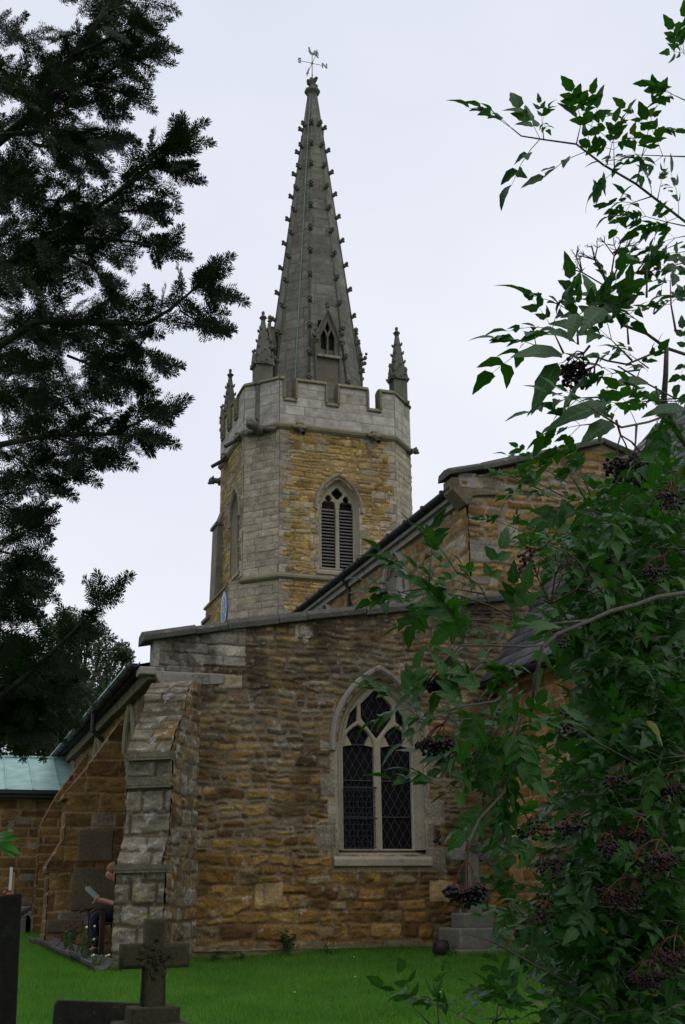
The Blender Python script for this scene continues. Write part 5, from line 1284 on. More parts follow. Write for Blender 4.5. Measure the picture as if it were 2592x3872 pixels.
yew_fill([(-40, -40), (310, -40), (320, 60), (345, 120), (290, 190), (250, 215), (230, 290), (170, 380), (110, 450), (130, 500), (200, 470), (260, 420), (330, 385), (370, 400), (330, 480), (270, 500), (200, 560), (170, 620), (200, 690), (300, 700), (330, 700), (330, 750), (280, 810), (270, 880), (250, 930), (180, 960), (90, 990), (40, 1010), (0, 1080), (0, 1200), (30, 1230), (30, 1330), (0, 1400), (-40, 1480)], 380, .46, 31)
yew_fill([(-40, 450), (160, 520), (150, 650), (240, 760), (240, 880), (110, 980), (-40, 1010)], 130, .42, 33)
yew_fill([(-60, 60), (200, 30), (140, 300), (60, 420), (-60, 450)], 40, .5, 34)
yew_fill([(-40, 1640), (60, 1580), (110, 1540), (140, 1530), (130, 1580), (90, 1630), (40, 1650), (-40, 1670)], 120, .25, 35)
yl = []; ys_ = []
for i, (Ms, Ps) in yw.items():
    if not Ps: continue
    Ms = np.array(Ms); Ps = np.array(Ps); (tv, tf), (sv, sf) = SPR[i]
    yl.append(inst(tv, tf, Ms, Ps)); ys_.append(inst(sv, sf, Ms, Ps))
yroot = (-2.6, 4.4)
ye = empty('yew_tree', (yroot[0], yroot[1], gzf(*yroot)), 'dark needled yew tree whose boughs hang into the photo from its left edge', 'yew tree')
v, f = cat(yl); link('foliage', npmesh(v, f), mat_leaf('yew_needles', (.007, .015, .006), (.020, .040, .013), .22, .5, 3.0, .25), ye)
v, f = cat(ys_); link('twigs', npmesh(v, f), M_bark, ye)
YT.build('branches', M_bark, ye, smooth=True)
tr = MB(); g_ = gzf(*yroot); b0 = np.array([yroot[0], yroot[1], g_-.2])
tr.tube([b0, b0+[.05, 0, 1], b0+[.15, -.05, 2.3], b0+[.1, 0, 4], b0+[.2, .1, 6.5]], [.48, .36, .32, .24, .08], 12)
for (zz, px_, py_, d) in ((1.6, -60, 1610, 3.6), (2.2, -60, 820, 3.8), (2.6, -60, 640, 3.9), (3.2, -60, 370, 4.2), (1.9, -60, 1020, 3.7)):
    e = atd(px_, py_, d); s_ = b0+[.1, 0, zz]; tr.tube([s_, (s_+e)/2+[0, 0, .15], e], [.12, .07, .035], 8)
tr.build('trunk', M_bark, ye, smooth=True)
# unseen rest of the crown, overhead and left, added to shade the foreground
def blobleaf(n, cs, size, seed, asp=.45):
    g = np.random.default_rng(seed); cs = np.array(cs, float); k = g.integers(0, len(cs), n); u = g.normal(0, 1, (n, 3)); u /= np.linalg.norm(u, axis=1, keepdims=True); r = g.random(n)**.45
    p = cs[k, :3]+u*cs[k, 3:6]*r[:, None]; d = g.normal(0, 1, (n, 3)); Ms = frame(d, g.normal(0, 1, (n, 3)))*(size*g.uniform(.6, 1.3, n))[:, None, None]
    tv = np.array([[0, 0, 0], [.5, asp*.5, .05], [1, 0, -.05], [.5, -asp*.5, .05]]); return inst(tv, np.array([[0, 1, 2, 3]]), Ms, p)
v, f = blobleaf(26000, [(-2.6, 4.4, 5.6, 1.5, 2.6, 2.2), (-3.6, 2.5, 4.5, 1.9, 2.2, 1.8), (-3.2, 6.5, 4.6, 1.2, 1.6, 2.2), (-2.2, 1.0, 5.2, 2.0, 1.6, 1.4), (-4.2, 4.6, 3.0, 1.4, 2, 1.2)], .16, 44)
link('foliage', npmesh(v, f), bpy.data.materials['yew_needles'], ye)

# --- elder -------------------------------------------------------------
def leaflet(L_, W_, rng, cup=.25, droop=.35):
    n = 6; V_ = []; tw = rng.uniform(-.3, .3)
    for i in range(n+1):
        t = i/n; w = W_*(math.sin(PI*t**.75)**.9)*(1-.25*t) if 0 < t < 1 else .0
        if t >= .999: w = 0
        x = L_*t; z = -droop*L_*t*t
        j = (1+.10*(1 if i % 2 else -1))
        for s_ in (-1, 0, 1):
            V_.append((x-abs(s_)*.0, s_*w*j, z+abs(s_)*w*cup+s_*tw*w*t))
    F = []
    for i in range(n):
        for k in (0, 1): F.append((i*3+k, i*3+k+1, i*3+k+4, i*3+k+3))
    return np.array(V_), np.array(F)
def compound(rng, L_=.17, npair=2, lf=.075):
    parts = []; st = MB()
    pts = [np.array([L_*t, 0, -.25*L_*t*t]) for t in (0, .3, .6, 1)]
    st.tube(pts, [.0014, .0012, .001, .0007], 4, cap=False)
    def put(p, a, l):
        v, f = leaflet(l, l*.30, rng, rng.uniform(.1, .4), rng.uniform(.1, .6)); c, s_ = math.cos(a), math.sin(a); b = rng.uniform(-.5, .5); r_ = np.array([[c, s_, 0], [-s_, c, 0], [0, 0, 1]])
        v = v @ np.array([[1, 0, 0], [0, math.cos(b), math.sin(b)], [0, -math.sin(b), math.cos(b)]]) @ r_; parts.append((v+p, f))
    for k in range(npair):
        t = .38+.36*k/(max(1, npair-1)) if npair > 1 else .5; p = np.array([L_*t, 0, -.25*L_*t*t])
        for s_ in (-1, 1): put(p, s_*rng.uniform(.7, 1.1), lf*rng.uniform(.78, 1.0)*(.85 if k == 0 else 1))
    put(pts[-1], rng.uniform(-.15, .15), lf*rng.uniform(1.0, 1.2))
    v, f = cat(parts); return (v, f), (np.array(st.v), np.array(st.f))
rE = random.Random(77); LV = [compound(rE, .13+.02*(i % 3), 2 if i % 3 else 3, .075) for i in range(9)]
el = {i: ([], []) for i in range(9)}; gE = np.random.default_rng(99)
ET = MB()
ES = .74
def put_leaf(p, d, up, s=1.0):
    s = s*ES; i = int(gE.integers(0, 9)); el[i][0].append(frame(d, up)*s); el[i][1].append(p)
def shoot(p, d, L_, r=.0035, s=1.0, gap=.055, term=True):
    gap = gap*.95; L_ = L_*.85
    p = np.array(p, float); d = np.array(d, float)/np.linalg.norm(d); n = max(1, int(L_/gap)); pts = [p]; a = gE.uniform(0, PI)
    for i in range(n):
        d = d+gE.normal(0, .10, 3)+Z*.03; d /= np.linalg.norm(d); p = p+d*gap; pts.append(p)
        s0 = np.cross(d, Z); s0 /= np.linalg.norm(s0)+1e-6; u0 = np.cross(s0, d); a += PI/2
        w = s0*math.cos(a)+u0*math.sin(a)*.6
        for k in (-1, 1):
            ld = w*k*.9+d*.55+gE.normal(0, .2, 3); put_leaf(p, ld, Z*.9-CF*.25+gE.normal(0, .35, 3), s*gE.uniform(.75, 1.1)*(1-.25*i/n))
    if term: put_leaf(p, d, Z+gE.normal(0, .3, 3), s*.8)
    if len(pts) > 1: ET.tube(pts, [r*(1-.6*i/n) for i in range(n+1)], 5)
    return pts
ca = lambda x, y, d: ((1400+.7602*x)/1.653, (1600+.7602*y)/1.653, d)
cR = lambda x, y, d: ((1600+.6829*x)/1.653, (100+.6829*y)/1.653, d)
c3 = lambda x, y, d: ((1500+.6964*x)/1.653, (2700+.6964*y)/1.653, d)
def elder_branch(pts, r0, r1, gap=.09, s=1.0, start=.1, sub=.4, leaf=True):
    gap *= (1.5 if pts[0][2] < 2.4 else 1.15); sub *= .5
    r0 *= .48; r1 *= .7
    P = [atd(x, y, d) for x, y, d in pts]; n = len(P); ET.tube(P, [r0+(r1-r0)*i/(n-1) for i in range(n)], 7)
    if not leaf: return P
    seg = [np.linalg.norm(P[i+1]-P[i]) for i in range(n-1)]; T = sum(seg); t0 = T*start; ang = 0
    while t0 < T:
        a = 0; t = t0
        while a < n-2 and t > seg[a]: t -= seg[a]; a += 1
        p = P[a]+(P[a+1]-P[a])*t/seg[a]; d = (P[a+1]-P[a])/seg[a]; u = np.cross(d, -CF); u /= np.linalg.norm(u); ang += PI/2
        for k in (-1, 1):
            w = u*k*math.cos(ang*0+gE.uniform(-.5, .5))+(-CF)*gE.uniform(-.5, .5)
            if gE.random() < sub: shoot(p, w+d*.6+Z*.25, gE.uniform(.06, .14), .002, s*.85)
            else: put_leaf(p, w+d*.6+Z*.15, Z*.7-CF*.5+gE.normal(0, .3, 3), s*gE.uniform(.8, 1.1))
        t0 += gap*gE.uniform(.8, 1.3)
    put_leaf(P[-1], P[-1]-P[-2], Z-CF*.3, s*.9); put_leaf(P[-1], P[-1]-P[-2]+Z*.3*np.linalg.norm(P[-1]-P[-2]), Z-CF*.3, s*.8)
    return P
# upper bough against the sky
elder_branch([cR(1650, 1250, 3.1), cR(1453, 1080, 3.0), cR(1180, 870, 2.95), cR(1000, 765, 2.9), cR(850, 650, 2.9), cR(670, 625, 2.9), cR(545, 605, 2.9), cR(490, 560, 2.9)], .008, .002, .095, .98, .12, .3)
shoot(atd(*cR(850, 650, 2.9)), imgdir(0, -1, -.1), .13, .0018, .8, .06); shoot(atd(*cR(670, 625, 2.9)), imgdir(.25, -1, 0), .08, .0015, .5, .05)
shoot(atd(*cR(1185, 870, 2.95)), imgdir(0.03, -1, 0), .17, .002, .85, .07); shoot(atd(*cR(1020, 765, 2.9)), imgdir(.4, -1, .2), .08, .0018, .9, .06)
shoot(atd(*cR(1480, 720, 2.9)), imgdir(-1, -.1, .0), .20, .002, .8, .07); shoot(atd(*cR(1480, 420, 2.9)), imgdir(-1, -.2, .0), .06, .002, .8, .05); shoot(atd(*cR(1500, 240, 2.9)), imgdir(-.5, -1, .0), .05, .002, .8, .05)
shoot(atd(*cR(1480, 1110, 2.9)), imgdir(-1, -.25, .0), .16, .002, .8, .06); shoot(atd(*cR(1300, 960, 2.9)), imgdir(.3, -1, 0), .05, .0015, .45, .05)
for q in ((1500, 1150), (1440, 1190), (1520, 1230), (1470, 1300)): shoot(atd(*cR(q[0], q[1], 3.0)), imgdir(-1, .3, gE.uniform(-.3, .3)), .08, .002, .75, .05)
# middle boughs with the bare umbel and the hanging cluster
elder_branch([cR(1560, 1850, 2.1), cR(1350, 1780, 2.0), cR(1240, 1700, 2.0), cR(1100, 1650, 2.0), cR(1050, 1560, 2.0), cR(1030, 1450, 2.0)], .0065, .003, .11, .5, .2, .2)
elder_branch([cR(1350, 1780, 2.0), cR(1130, 1870, 1.95), cR(1020, 1850, 1.9), cR(940, 1820, 1.9)], .004, .0022, leaf=False)
elder_branch([cR(1350, 1780, 2.0), cR(1345, 1930, 2.0), cR(1335, 2070, 2.0), cR(1400, 2230, 2.1), cR(1520, 2400, 2.3)], .008, .010, leaf=False)
elder_branch([cR(1400, 2060, 1.9), cR(1230, 1970, 1.8), cR(1080, 1880, 1.8)], .003, .002, leaf=False)
elder_branch([cR(1500, 2100, 1.8), cR(1250, 2190, 1.7), cR(1100, 2220, 1.6), cR(930, 2110, 1.6)], .004, .002, .07, .6, .3, .2)
for q, dd, s_, l in (((770, 1830), (-.95, -.2), 1.0, .02), ((780, 1810), (-.3, -1), .75, .03), ((860, 1760), (-.1, -1), .9, .03), ((900, 1640), (.8, -.4), .7, .05), ((1140, 1760), (0, -1), .7, .08), ((1160, 1850), (-.2, -.3), .8, .04), ((1240, 1500), (.1, -1), .55, .06), ((1280, 1590), (.3, -.3), .55, .1), ((1400, 1680), (0, -.5), .6, .12), ((1020, 2050), (-1, .1), 1.05, .03), ((1040, 2190), (-1, .2), .8, .03), ((1250, 2070), (1, 0), .8, .06), ((1200, 1900), (-.8, .1), .7, .05), ((1290, 1990), (.1, .6), .6, .05), ((1150, 2050), (.3, -.6), .6, .05)):
    shoot(atd(*cR(q[0], q[1], 1.9)), imgdir(dd[0], dd[1], gE.uniform(-.3, .3)), l, .002, s_*.85, .05)
# big single leaves by the hanging cluster
def bigleaf(a, b, d0, d1, w, store):
    A_ = atd(*a, d0); B_ = atd(*b, d1); L_ = np.linalg.norm(B_-A_); v, f = leaflet(1, w, rE, .25, .22); Mx = frame((B_-A_)/L_, Z*.6-CF*.8)*L_; store.append((v @ Mx+A_, f))
BL = []
x2 = lambda p: cR(p[0], p[1], 0)[:2]
for a, b, w in (((775, 1815), (520, 1770), .19), ((745, 1860), (605, 2100), .18), ((1020, 2090), (690, 2175), .17), ((855, 1760), (725, 1650), .27), ((1250, 1970), (1045, 1945), .16), ((1050, 2190), (890, 2265), .22), ((1450, 2110), (1240, 2110), .16), ((1000, 1560), (890, 1640), .26), ((850, 1590), (820, 1700), .2)):
    bigleaf(x2(a), x2(b), 1.75, 1.7, w, BL)
# main limbs of the lower bush
P = elder_branch([ca(1700, 830, 2.4), ca(1568, 845, 2.35), ca(1430, 865, 2.3), ca(1320, 905, 2.25), ca(1200, 935, 2.2), ca(1100, 980, 2.15), ca(930, 1050, 2.1), ca(860, 1110, 2.05), ca(840, 1200, 2.05), ca(820, 1300, 2.05), ca(800, 1450, 2.1)], .010, .004, .3, .6, .3, .1)
elder_branch([ca(1100, 980, 2.15), ca(880, 1000, 2.1), ca(700, 960, 2.05), ca(590, 905, 2.0), ca(450, 860, 2.0), ca(320, 840, 1.95), ca(235, 770, 1.95)], .0045, .0015, .075, .72, .15, .35)
elder_branch([ca(600, 905, 2.0), ca(540, 800, 2.0), ca(430, 740, 2.0), ca(390, 680, 2.0)], .0025, .0015, .06, .7, .2, .3)
elder_branch([ca(320, 840, 1.95), ca(220, 860, 1.95), ca(150, 840, 1.95)], .002, .001, .05, .6, .3, 0)
elder_branch([ca(850, 1105, 2.05), ca(760, 1112, 1.95), ca(600, 1105, 1.9), ca(450, 1105, 1.85), ca(400, 1160, 1.85), ca(370, 1190, 1.85)], .0045, .0025, .11, .8, .35, .2)
elder_branch([ca(450, 1105, 1.85), ca(500, 980, 1.85), ca(440, 900, 1.85)], .002, .0012, .05, .8, .3, 0)
elder_branch([ca(730, 1300, 1.95), ca(620, 1385, 1.85), ca(450, 1410, 1.8), ca(400, 1430, 1.8)], .004, .0025, .09, .75, .1, .3)
elder_branch([ca(560, 1470, 1.85), ca(420, 1475, 1.8), ca(260, 1475, 1.8), ca(190, 1420, 1.8), ca(150, 1390, 1.8)], .0022, .001, .06, .62, .3, .2)
elder_branch([ca(1100, 820, 2.3), ca(1050, 700, 2.3), ca(980, 640, 2.25), ca(890, 605, 2.2)], .004, .002, .09, .7, .2)
elder_branch([ca(1160, 450, 2.7), ca(1060, 430, 2.7), ca(960, 390, 2.7), ca(900, 370, 2.7)], .003, .001, .08, .6, .0, .3)
elder_branch([c3(700, -60, 2.0), c3(650, 150, 2.0), c3(620, 300, 2.0), c3(580, 430, 1.95), c3(450, 570, 1.9), c3(400, 680, 1.85), c3(375, 745, 1.85)], .006, .0025, leaf=False)
for q in ((600, -60), (560, 60), (600, 140), (540, 190), (600, 220), (520, 290), (590, 340), (540, 400), (470, 120), (460, 230), (560, 0), (620, 90), (600, 280)):
    shoot(atd(*c3(q[0], q[1], 2.0)), imgdir(gE.uniform(-.8, .3), gE.uniform(-.6, .9), gE.uniform(-.4, .4)), .05, .002, .72, .04)
elder_branch([c3(560, 470, 1.95), c3(440, 455, 1.9), c3(330, 430, 1.9), c3(260, 400, 1.9)], .002, .001, .06, .75, .2, .1)
elder_branch([c3(370, 1190, 2.3), c3(530, 1240, 2.35), c3(750, 1365, 2.4), c3(950, 1470, 2.5), c3(1100, 1570, 2.6), c3(1250, 1660, 2.7)], .0018, .007, .14, .55, .12, .2)
elder_branch([c3(750, 1365, 2.4), c3(735, 1260, 2.4), c3(740, 1170, 2.4), c3(790, 1080, 2.4), c3(790, 1040, 2.4)], .003, .0015, .06, .65, .2, .2)
elder_branch([c3(1200, 1280, 2.7), c3(1010, 1225, 2.6), c3(860, 1185, 2.5), c3(720, 1110, 2.4), c3(650, 1095, 2.4)], .004, .0015, .08, .65, .2, .2)
elder_branch([c3(1600, 300, 2.8), c3(1300, 350, 2.7), c3(1120, 440, 2.6), c3(1000, 440, 2.6), c3(860, 520, 2.6)], .007, .002, .10, .7, .1, .4)
elder_branch([c3(1330, 290, 2.6), c3(1240, 235, 2.6), c3(1100, 160, 2.5), c3(1030, 110, 2.5)], .005, .002, .09, .7, .1, .4)
elder_branch([c3(800, 700, 2.3), c3(700, 640, 2.25), c3(640, 590, 2.2)], .002, .001, .05, .6, .1, .1)
elder_branch([c3(1500, 640, 3.0), c3(1350, 570, 2.9), c3(1150, 500, 2.8), c3(1000, 480, 2.8)], .005, .002, .1, .75, .1, .4)
# sprigs at the bottom edge and at the left edge
for q, dd in (((180, 1683), (-.6, -.6)), ((230, 1700), (-.1, -1)), ((430, 1690), (-.6, -.5)), ((520, 1683), (.7, -.9)), ((640, 1720), (-.5, -.7)), ((850, 1700), (-.9, -.3)), ((540, 1700), (.2, -1)), ((1100, 1660), (-.7, -.3))):
    shoot(atd(*c3(q[0], q[1], 2.3)), imgdir(dd[0], dd[1], 0), .09, .002, .75, .045)
def elder_fill(poly, n, seed, dmin, dmax, s=.8, thr=.0):
    P_ = np.array(poly, float); lo = P_.min(0); hi = P_.max(0); c = 0; g = np.random.default_rng(seed)
    while c < n:
        x = g.uniform(lo[0], hi[0]); y = g.uniform(lo[1], hi[1])
        if not inpoly(np.array([x]), np.array([y]), poly)[0]: continue
        if thr and fbm(np.array([x*.012]), np.array([y*.012]), seed, 3)[0] < thr: c += .2; continue
        p = atd(x, y, g.uniform(dmin, dmax)); a = g.uniform(2.2, 4.6); shoot(p, imgdir(math.cos(a)*.8+.0, -abs(math.sin(a))*.6+.15, g.uniform(-.7, .3)), g.uniform(.06, .2), .002, s*g.uniform(.8, 1.1)); c += 1
D1 = [(1330, 1210), (1420, 1200), (1490, 1120), (1600, 1060), (1640, 1040), (1640, 2400), (1390, 2400), (1390, 2250), (1350, 2160), (1380, 2000), (1380, 1900), (1440, 1800), (1460, 1600), (1400, 1500), (1350, 1400), (1330, 1250)]
elder_fill(D1, 400, 1, 2.7, 4.6, .95)
elder_fill([(1440, 1280), (1640, 1180), (1640, 2400), (1400, 2400), (1380, 1900)], 360, 2, 3.2, 5.0, 1.25)
elder_fill([(1420, 1750), (1640, 1700), (1640, 2400), (1380, 2400)], 170, 6, 2.4, 3.2, .85)
elder_fill([(1060, 1330), (1230, 1300), (1280, 1400), (1250, 1470), (1150, 1480), (1080, 1400)], 3, 3, 2.1, 2.9, .72)
elder_fill([(1230, 1090), (1330, 1080), (1380, 1180), (1300, 1280), (1250, 1230), (1230, 1180)], 7, 13, 2.5, 3.2, .6)
elder_fill([(1190, 1850), (1290, 1800), (1330, 2000), (1290, 2150), (1180, 2130), (1210, 2000)], 5, 4, 2.3, 3.0, .7)
elder_fill([(1410, 700), (1600, 640), (1600, 1050), (1450, 1040), (1470, 950)], 3, 5, 2.2, 3.0, .6)
ep = []; es = []
for i, (Ms, Ps) in el.items():
    Ms = np.array(Ms); Ps = np.array(Ps); (tv, tf), (sv, sf) = LV[i]; ep.append(inst(tv, tf, Ms, Ps)); es.append(inst(sv, sf, Ms, Ps))
def add_veins(m):
    """pale midrib and side veins, from the leaf's own width and length coordinates"""
    n = m.node_tree; L = n.links.new; b = n.nodes['Principled BSDF']; src = b.inputs['Base Color'].links[0].from_socket
    a = nd(n, 'ShaderNodeAttribute', attribute_name='Col'); sp_ = nd(n, 'ShaderNodeSeparateColor'); L(a.outputs['Color'], sp_.inputs[0])
    mr = nd(n, 'ShaderNodeMapRange'); mr.inputs['From Min'].default_value = .86; mr.inputs['From Max'].default_value = .97; L(sp_.outputs[0], mr.inputs['Value'])
    m1 = nd(n, 'ShaderNodeMath', operation='MULTIPLY_ADD'); m1.inputs[1].default_value = 8.0; L(sp_.outputs[1], m1.inputs[0]); L(sp_.outputs[0], m1.inputs[2])
    m2 = nd(n, 'ShaderNodeMath', operation='MULTIPLY'); m2.inputs[1].default_value = 6.283; L(m1.outputs[0], m2.inputs[0]); m3 = nd(n, 'ShaderNodeMath', operation='SINE'); L(m2.outputs[0], m3.inputs[0])
    m4 = nd(n, 'ShaderNodeMapRange'); m4.inputs['From Min'].default_value = .8; m4.inputs['From Max'].default_value = 1.0; m4.inputs['To Max'].default_value = .12; L(m3.outputs[0], m4.inputs['Value'])
    mx = nd(n, 'ShaderNodeMath', operation='MAXIMUM'); L(mr.outputs[0], mx.inputs[0]); L(m4.outputs[0], mx.inputs[1])
    mc = nd(n, 'ShaderNodeMixRGB'); mc.inputs[2].default_value = (.09, .19, .06, 1); fm = nd(n, 'ShaderNodeMath', operation='MULTIPLY'); fm.inputs[1].default_value = .6; L(mx.outputs[0], fm.inputs[0]); L(fm.outputs[0], mc.inputs[0]); L(src, mc.inputs[1]); L(mc.outputs[0], b.inputs['Base Color'])
    bp = nd(n, 'ShaderNodeBump', Strength=.2, Distance=.001); L(m3.outputs[0], bp.inputs['Height']); L(bp.outputs[0], b.inputs['Normal'])
ex, ey = 2.9, 2.7
ed = empty('elder_tree', (ex, ey, gzf(ex, ey)), 'leafy elder bush with hanging black berry clusters filling the right side of the photo', 'elder tree')
v, f = cat(ep+BL); M_el = mat_leaf('elder_leaves', (.010, .040, .009), (.042, .125, .017), .36, .40, 4.0, .30, ((.14, .15, .02), .010)); ii_ = np.arange(len(v)); lc = np.stack([(ii_ % 3 == 1)*1.0, ((ii_//3) % 7)/6.0, ii_*0.0], -1)
link('foliage', npmesh(v, f, lc, smooth=True), M_el, ed)
v, f = cat(es); link('leaf_stalks', npmesh(v, f), mat_plain('green_stalk', (.05, .09, .03), .6), ed)
for (px_, py_, d) in ((1600, 1390, 2.45), (1640, 1890, 2.8), (1568, 2330, 2.9), (1600, 600, 3.1), (1568, 1230, 2.4)):
    e = atd(px_, py_, d); ET.tube([(ex, ey, gzf(ex, ey)-.1), (ex*.95+e[0]*.05, ey, .6), ((ex+e[0])/2+.1, (ey+e[1])/2, e[2]*.6), e], [.05, .04, .025, .010], 8)
ET.build('branches', M_ebark, ed, smooth=True)
ico = None
def icos(r):
    bm = bmesh.new(); bmesh.ops.create_icosphere(bm, subdivisions=2, radius=1); v = np.array([q.co[:] for q in bm.verts]); f = np.array([[w.index for w in q.verts] for q in bm.faces]); bm.free(); return v, f
IV, IF = icos(1)
def berries(px_, py_, d, stem, rx, rz, n, seed, br=.0034, down=1.0):
    g = np.random.default_rng(seed); C_ = atd(px_, py_, d); S_ = atd(*stem, d); st = MB(); ps = []; k = d/2693
    hub = S_+(C_-S_)*.35; st.tube([S_, hub], [.0022, .0018], 5); rays = []
    for j in range(6):
        a = 2*PI*j/6+g.uniform(-.3, .3); e = C_+np.array([math.cos(a), math.sin(a), 0])*rx*k*.6+Z*rz*k*g.uniform(-.1, .45); rays.append(e); st.tube([hub, (hub+e)/2+Z*.006, e], [.0014, .0011, .0009], 4)
    for j in range(n):
        u = g.normal(0, 1, 3); u /= np.linalg.norm(u); rr_ = g.random()**.45; p = C_+u*np.array([rx, rx, rz])*k*rr_
        if u[2] > .2 and n > 40: p[2] = C_[2]-abs(p[2]-C_[2])*.6
        ps.append(p); e = rays[int(np.argmin([np.linalg.norm(p-q) for q in rays]))]; q1 = e+(p-e)*.5+Z*.003; st.tube([e, q1, p], [.0007, .0006, .0005], 3, cap=False)
    if n:
        ps = np.array(ps); v, f = inst(IV, IF, np.eye(3)[None]*(br*g.uniform(.8, 1.15, n))[:, None, None], ps); o = link('berry_cluster', npmesh(v, f, smooth=True), M_berry, ed); st.build('stalk', M_red, o)
    return st
add_veins(M_el)
B_ = [(1440, 1060, 1.9, (1410, 960), 62, 55, 230), (1312, 838, 1.9, (1350, 790), 42, 58, 110), (1345, 868, 1.9, (1370, 820), 30, 25, 16), (1000, 1562, 1.85, (1035, 1505), 42, 22, 60), (992, 1700, 1.8, (1030, 1630), 48, 28, 150), (1065, 2035, 1.85, (1072, 1930), 52, 40, 260),
      (1205, 1285, 2.2, (1260, 1235), 20, 45, 34), (1290, 1655, 2.1, (1320, 1625), 32, 35, 26), (1262, 1970, 2.3, (1320, 1930), 40, 50, 60), (1300, 1890, 2.3, (1350, 1850), 45, 30, 60), (1245, 2090, 2.4, (1260, 2060), 30, 55, 40), (1000, 1918, 1.9, (995, 1895), 8, 20, 8), (1225, 1900, 2.2, (1200, 1860), 40, 30, 40),
      (1500, 1960, 2.3, (1520, 1900), 70, 60, 150), (1420, 2040, 2.3, (1450, 1990), 60, 60, 120), (1530, 1800, 2.6, (1550, 1750), 45, 40, 90), (1450, 1900, 2.5, (1480, 1850), 50, 45, 90), (1540, 2180, 2.25, (1550, 2120), 55, 60, 110), (1500, 1300, 2.4, (1530, 1260), 40, 40, 50), (1280, 1460, 2.3, (1300, 1440), 40, 30, 22), (1530, 1130, 2.4, (1540, 1090), 40, 50, 70), (1390, 1930, 2.3, (1400, 1900), 30, 40, 60), (1480, 2230, 2.3, (1500, 2180), 50, 40, 90), (1410, 1780, 2.4, (1430, 1740), 35, 35, 50)]
for i, b in enumerate(B_): berries(*b, seed=i+1)
# bare umbel after the birds have eaten
def umbel(px_, py_, d):
    g = random.Random(4); st = MB(); S_ = atd(px_, py_, d); k = d/2693
    def rec(p, d_, L_, lv):
        e = p+d_*L_; st.tube([p, e], [.0003+.0005*lv, .0003+.0004*lv], 4, cap=False)
        if lv == 0: return
        for j in range(4 if lv > 1 else 3):
            a = g.uniform(0, 2*PI); s_ = np.cross(d_, Z+np.array([.1, .2, 0])); s_ /= np.linalg.norm(s_); u_ = np.cross(s_, d_); nd_ = d_*.75+(s_*math.cos(a)+u_*math.sin(a))*.75; nd_ /= np.linalg.norm(nd_); rec(e, nd_, L_*g.uniform(.35, .55), lv-1)
    for ang in (-.95, -.35, .3, .9, .1): rec(S_, imgdir(math.sin(ang), -math.cos(ang)*.75, g.uniform(-.3, .3)), .055, 3)
    o = st.build('bare_umbel', mat_plain('dark_red_stalk', (.05, .02, .02), .6), ed)
umbel(*cR(1032, 1450, 2.0))
umbel(*ca(900, 900, 2.1))

# left-edge sprig in front of the porch
sg_ = []
for (x, y, x2_, y2_) in ((0, 1925, 42, 1946), (0, 1922, 30, 1912), (0, 1930, 28, 1955), (-5, 1915, 20, 1900)):
    bigleaf((x, y), (x2_, y2_), 2.6, 2.55, .14, sg_)
v, f = cat(sg_); sgm = MB(); sgm.tube([atd(-60, 1990, 2.6), atd(-2, 1925, 2.6)], [.003, .0015], 5); zr_ = atd(-60, 1990, 2.6); sgm.tube([(zr_[0], zr_[1], gzf(zr_[0], zr_[1])), zr_], [.006, .003], 6)
sp_ = empty('elder_sapling', (zr_[0], zr_[1], gzf(zr_[0], zr_[1])), 'bright green leaf sprig poking in from the left edge below the copper roof', 'sapling')
link('leaves', npmesh(v, f, smooth=True), mat_leaf('fresh_leaf', (.03, .12, .02), (.06, .20, .03), .35), sp_); sgm.build('stem', M_ebark, sp_)

# --- trees behind ------------------------------------------------------
def bg_tree(nm, x, y, crown, h0, label, cat_, n, size, mat, seed):
    z0_ = gzf(x, y); t = empty(nm, (x, y, z0_), label, cat_); g = random.Random(seed)
    m = MB(); m.tube([(x, y, z0_-.2), (x+.1, y, h0*.5), (x, y, h0)], [.35, .28, .2], 10)
    for c in crown: m.tube([(x, y, h0*.8), ((x+c[0])/2, (y+c[1])/2, (h0+c[2])/2), (c[0], c[1], c[2])], [.16, .1, .04], 6)
    m.build('trunk', M_bark, t, smooth=True)
    v, f = blobleaf(n, crown, size, seed, .42); o = link('crown', npmesh(v, f), mat, t)
    return t
M_holm = mat_leaf('holm_leaves', (.035, .052, .028), (.09, .12, .06), .25, .45, .6, .4)
g = random.Random(6); cs = []
for i in range(26):
    px_, py_ = g.uniform(95, 255), g.uniform(1440, 1700); p = at(px_, py_, 1, 44+g.uniform(-1.5, 1.5)); s_ = g.uniform(.5, .95); cs.append((p[0], p[1], p[2], s_, s_, s_*.85))
for px_, py_, s_ in ((160, 1415, .45), (140, 1430, .5), (185, 1440, .5), (230, 1490, .5), (275, 1490, .38), (290, 1502, .30), (115, 1450, .4), (60, 1480, .45), (40, 1530, .5), (250, 1530, .6), (265, 1570, .6), (30, 1500, .3)):
    p = at(px_, py_, 1, 44); cs.append((p[0], p[1], p[2], s_, s_, s_))
bc = at(160, 1600, 1, 44)
bg_tree('evergreen_oak', bc[0], 44, cs, 5.0, 'grey-green small-leaved evergreen tree behind the aisle roof and yew bough', 'tree', 21000, .15, M_holm, 7)
cs = []
for i in range(22):
    px_, py_ = g.uniform(-160, 120), g.uniform(1560, 1800); p = at(px_, py_, 1, 52+g.uniform(-2, 2)); s_ = g.uniform(.9, 1.7); cs.append((p[0], p[1], p[2], s_, s_, s_*.9))
bc = at(-20, 1700, 1, 52)
bg_tree('broadleaf_tree', bc[0], 52, cs, 4.0, 'darker leafy tree behind the porch roof at the left edge', 'tree', 16000, .22, mat_leaf('dark_tree_leaves', (.012, .03, .012), (.03, .06, .02), .2, .5, .6, .3), 9)

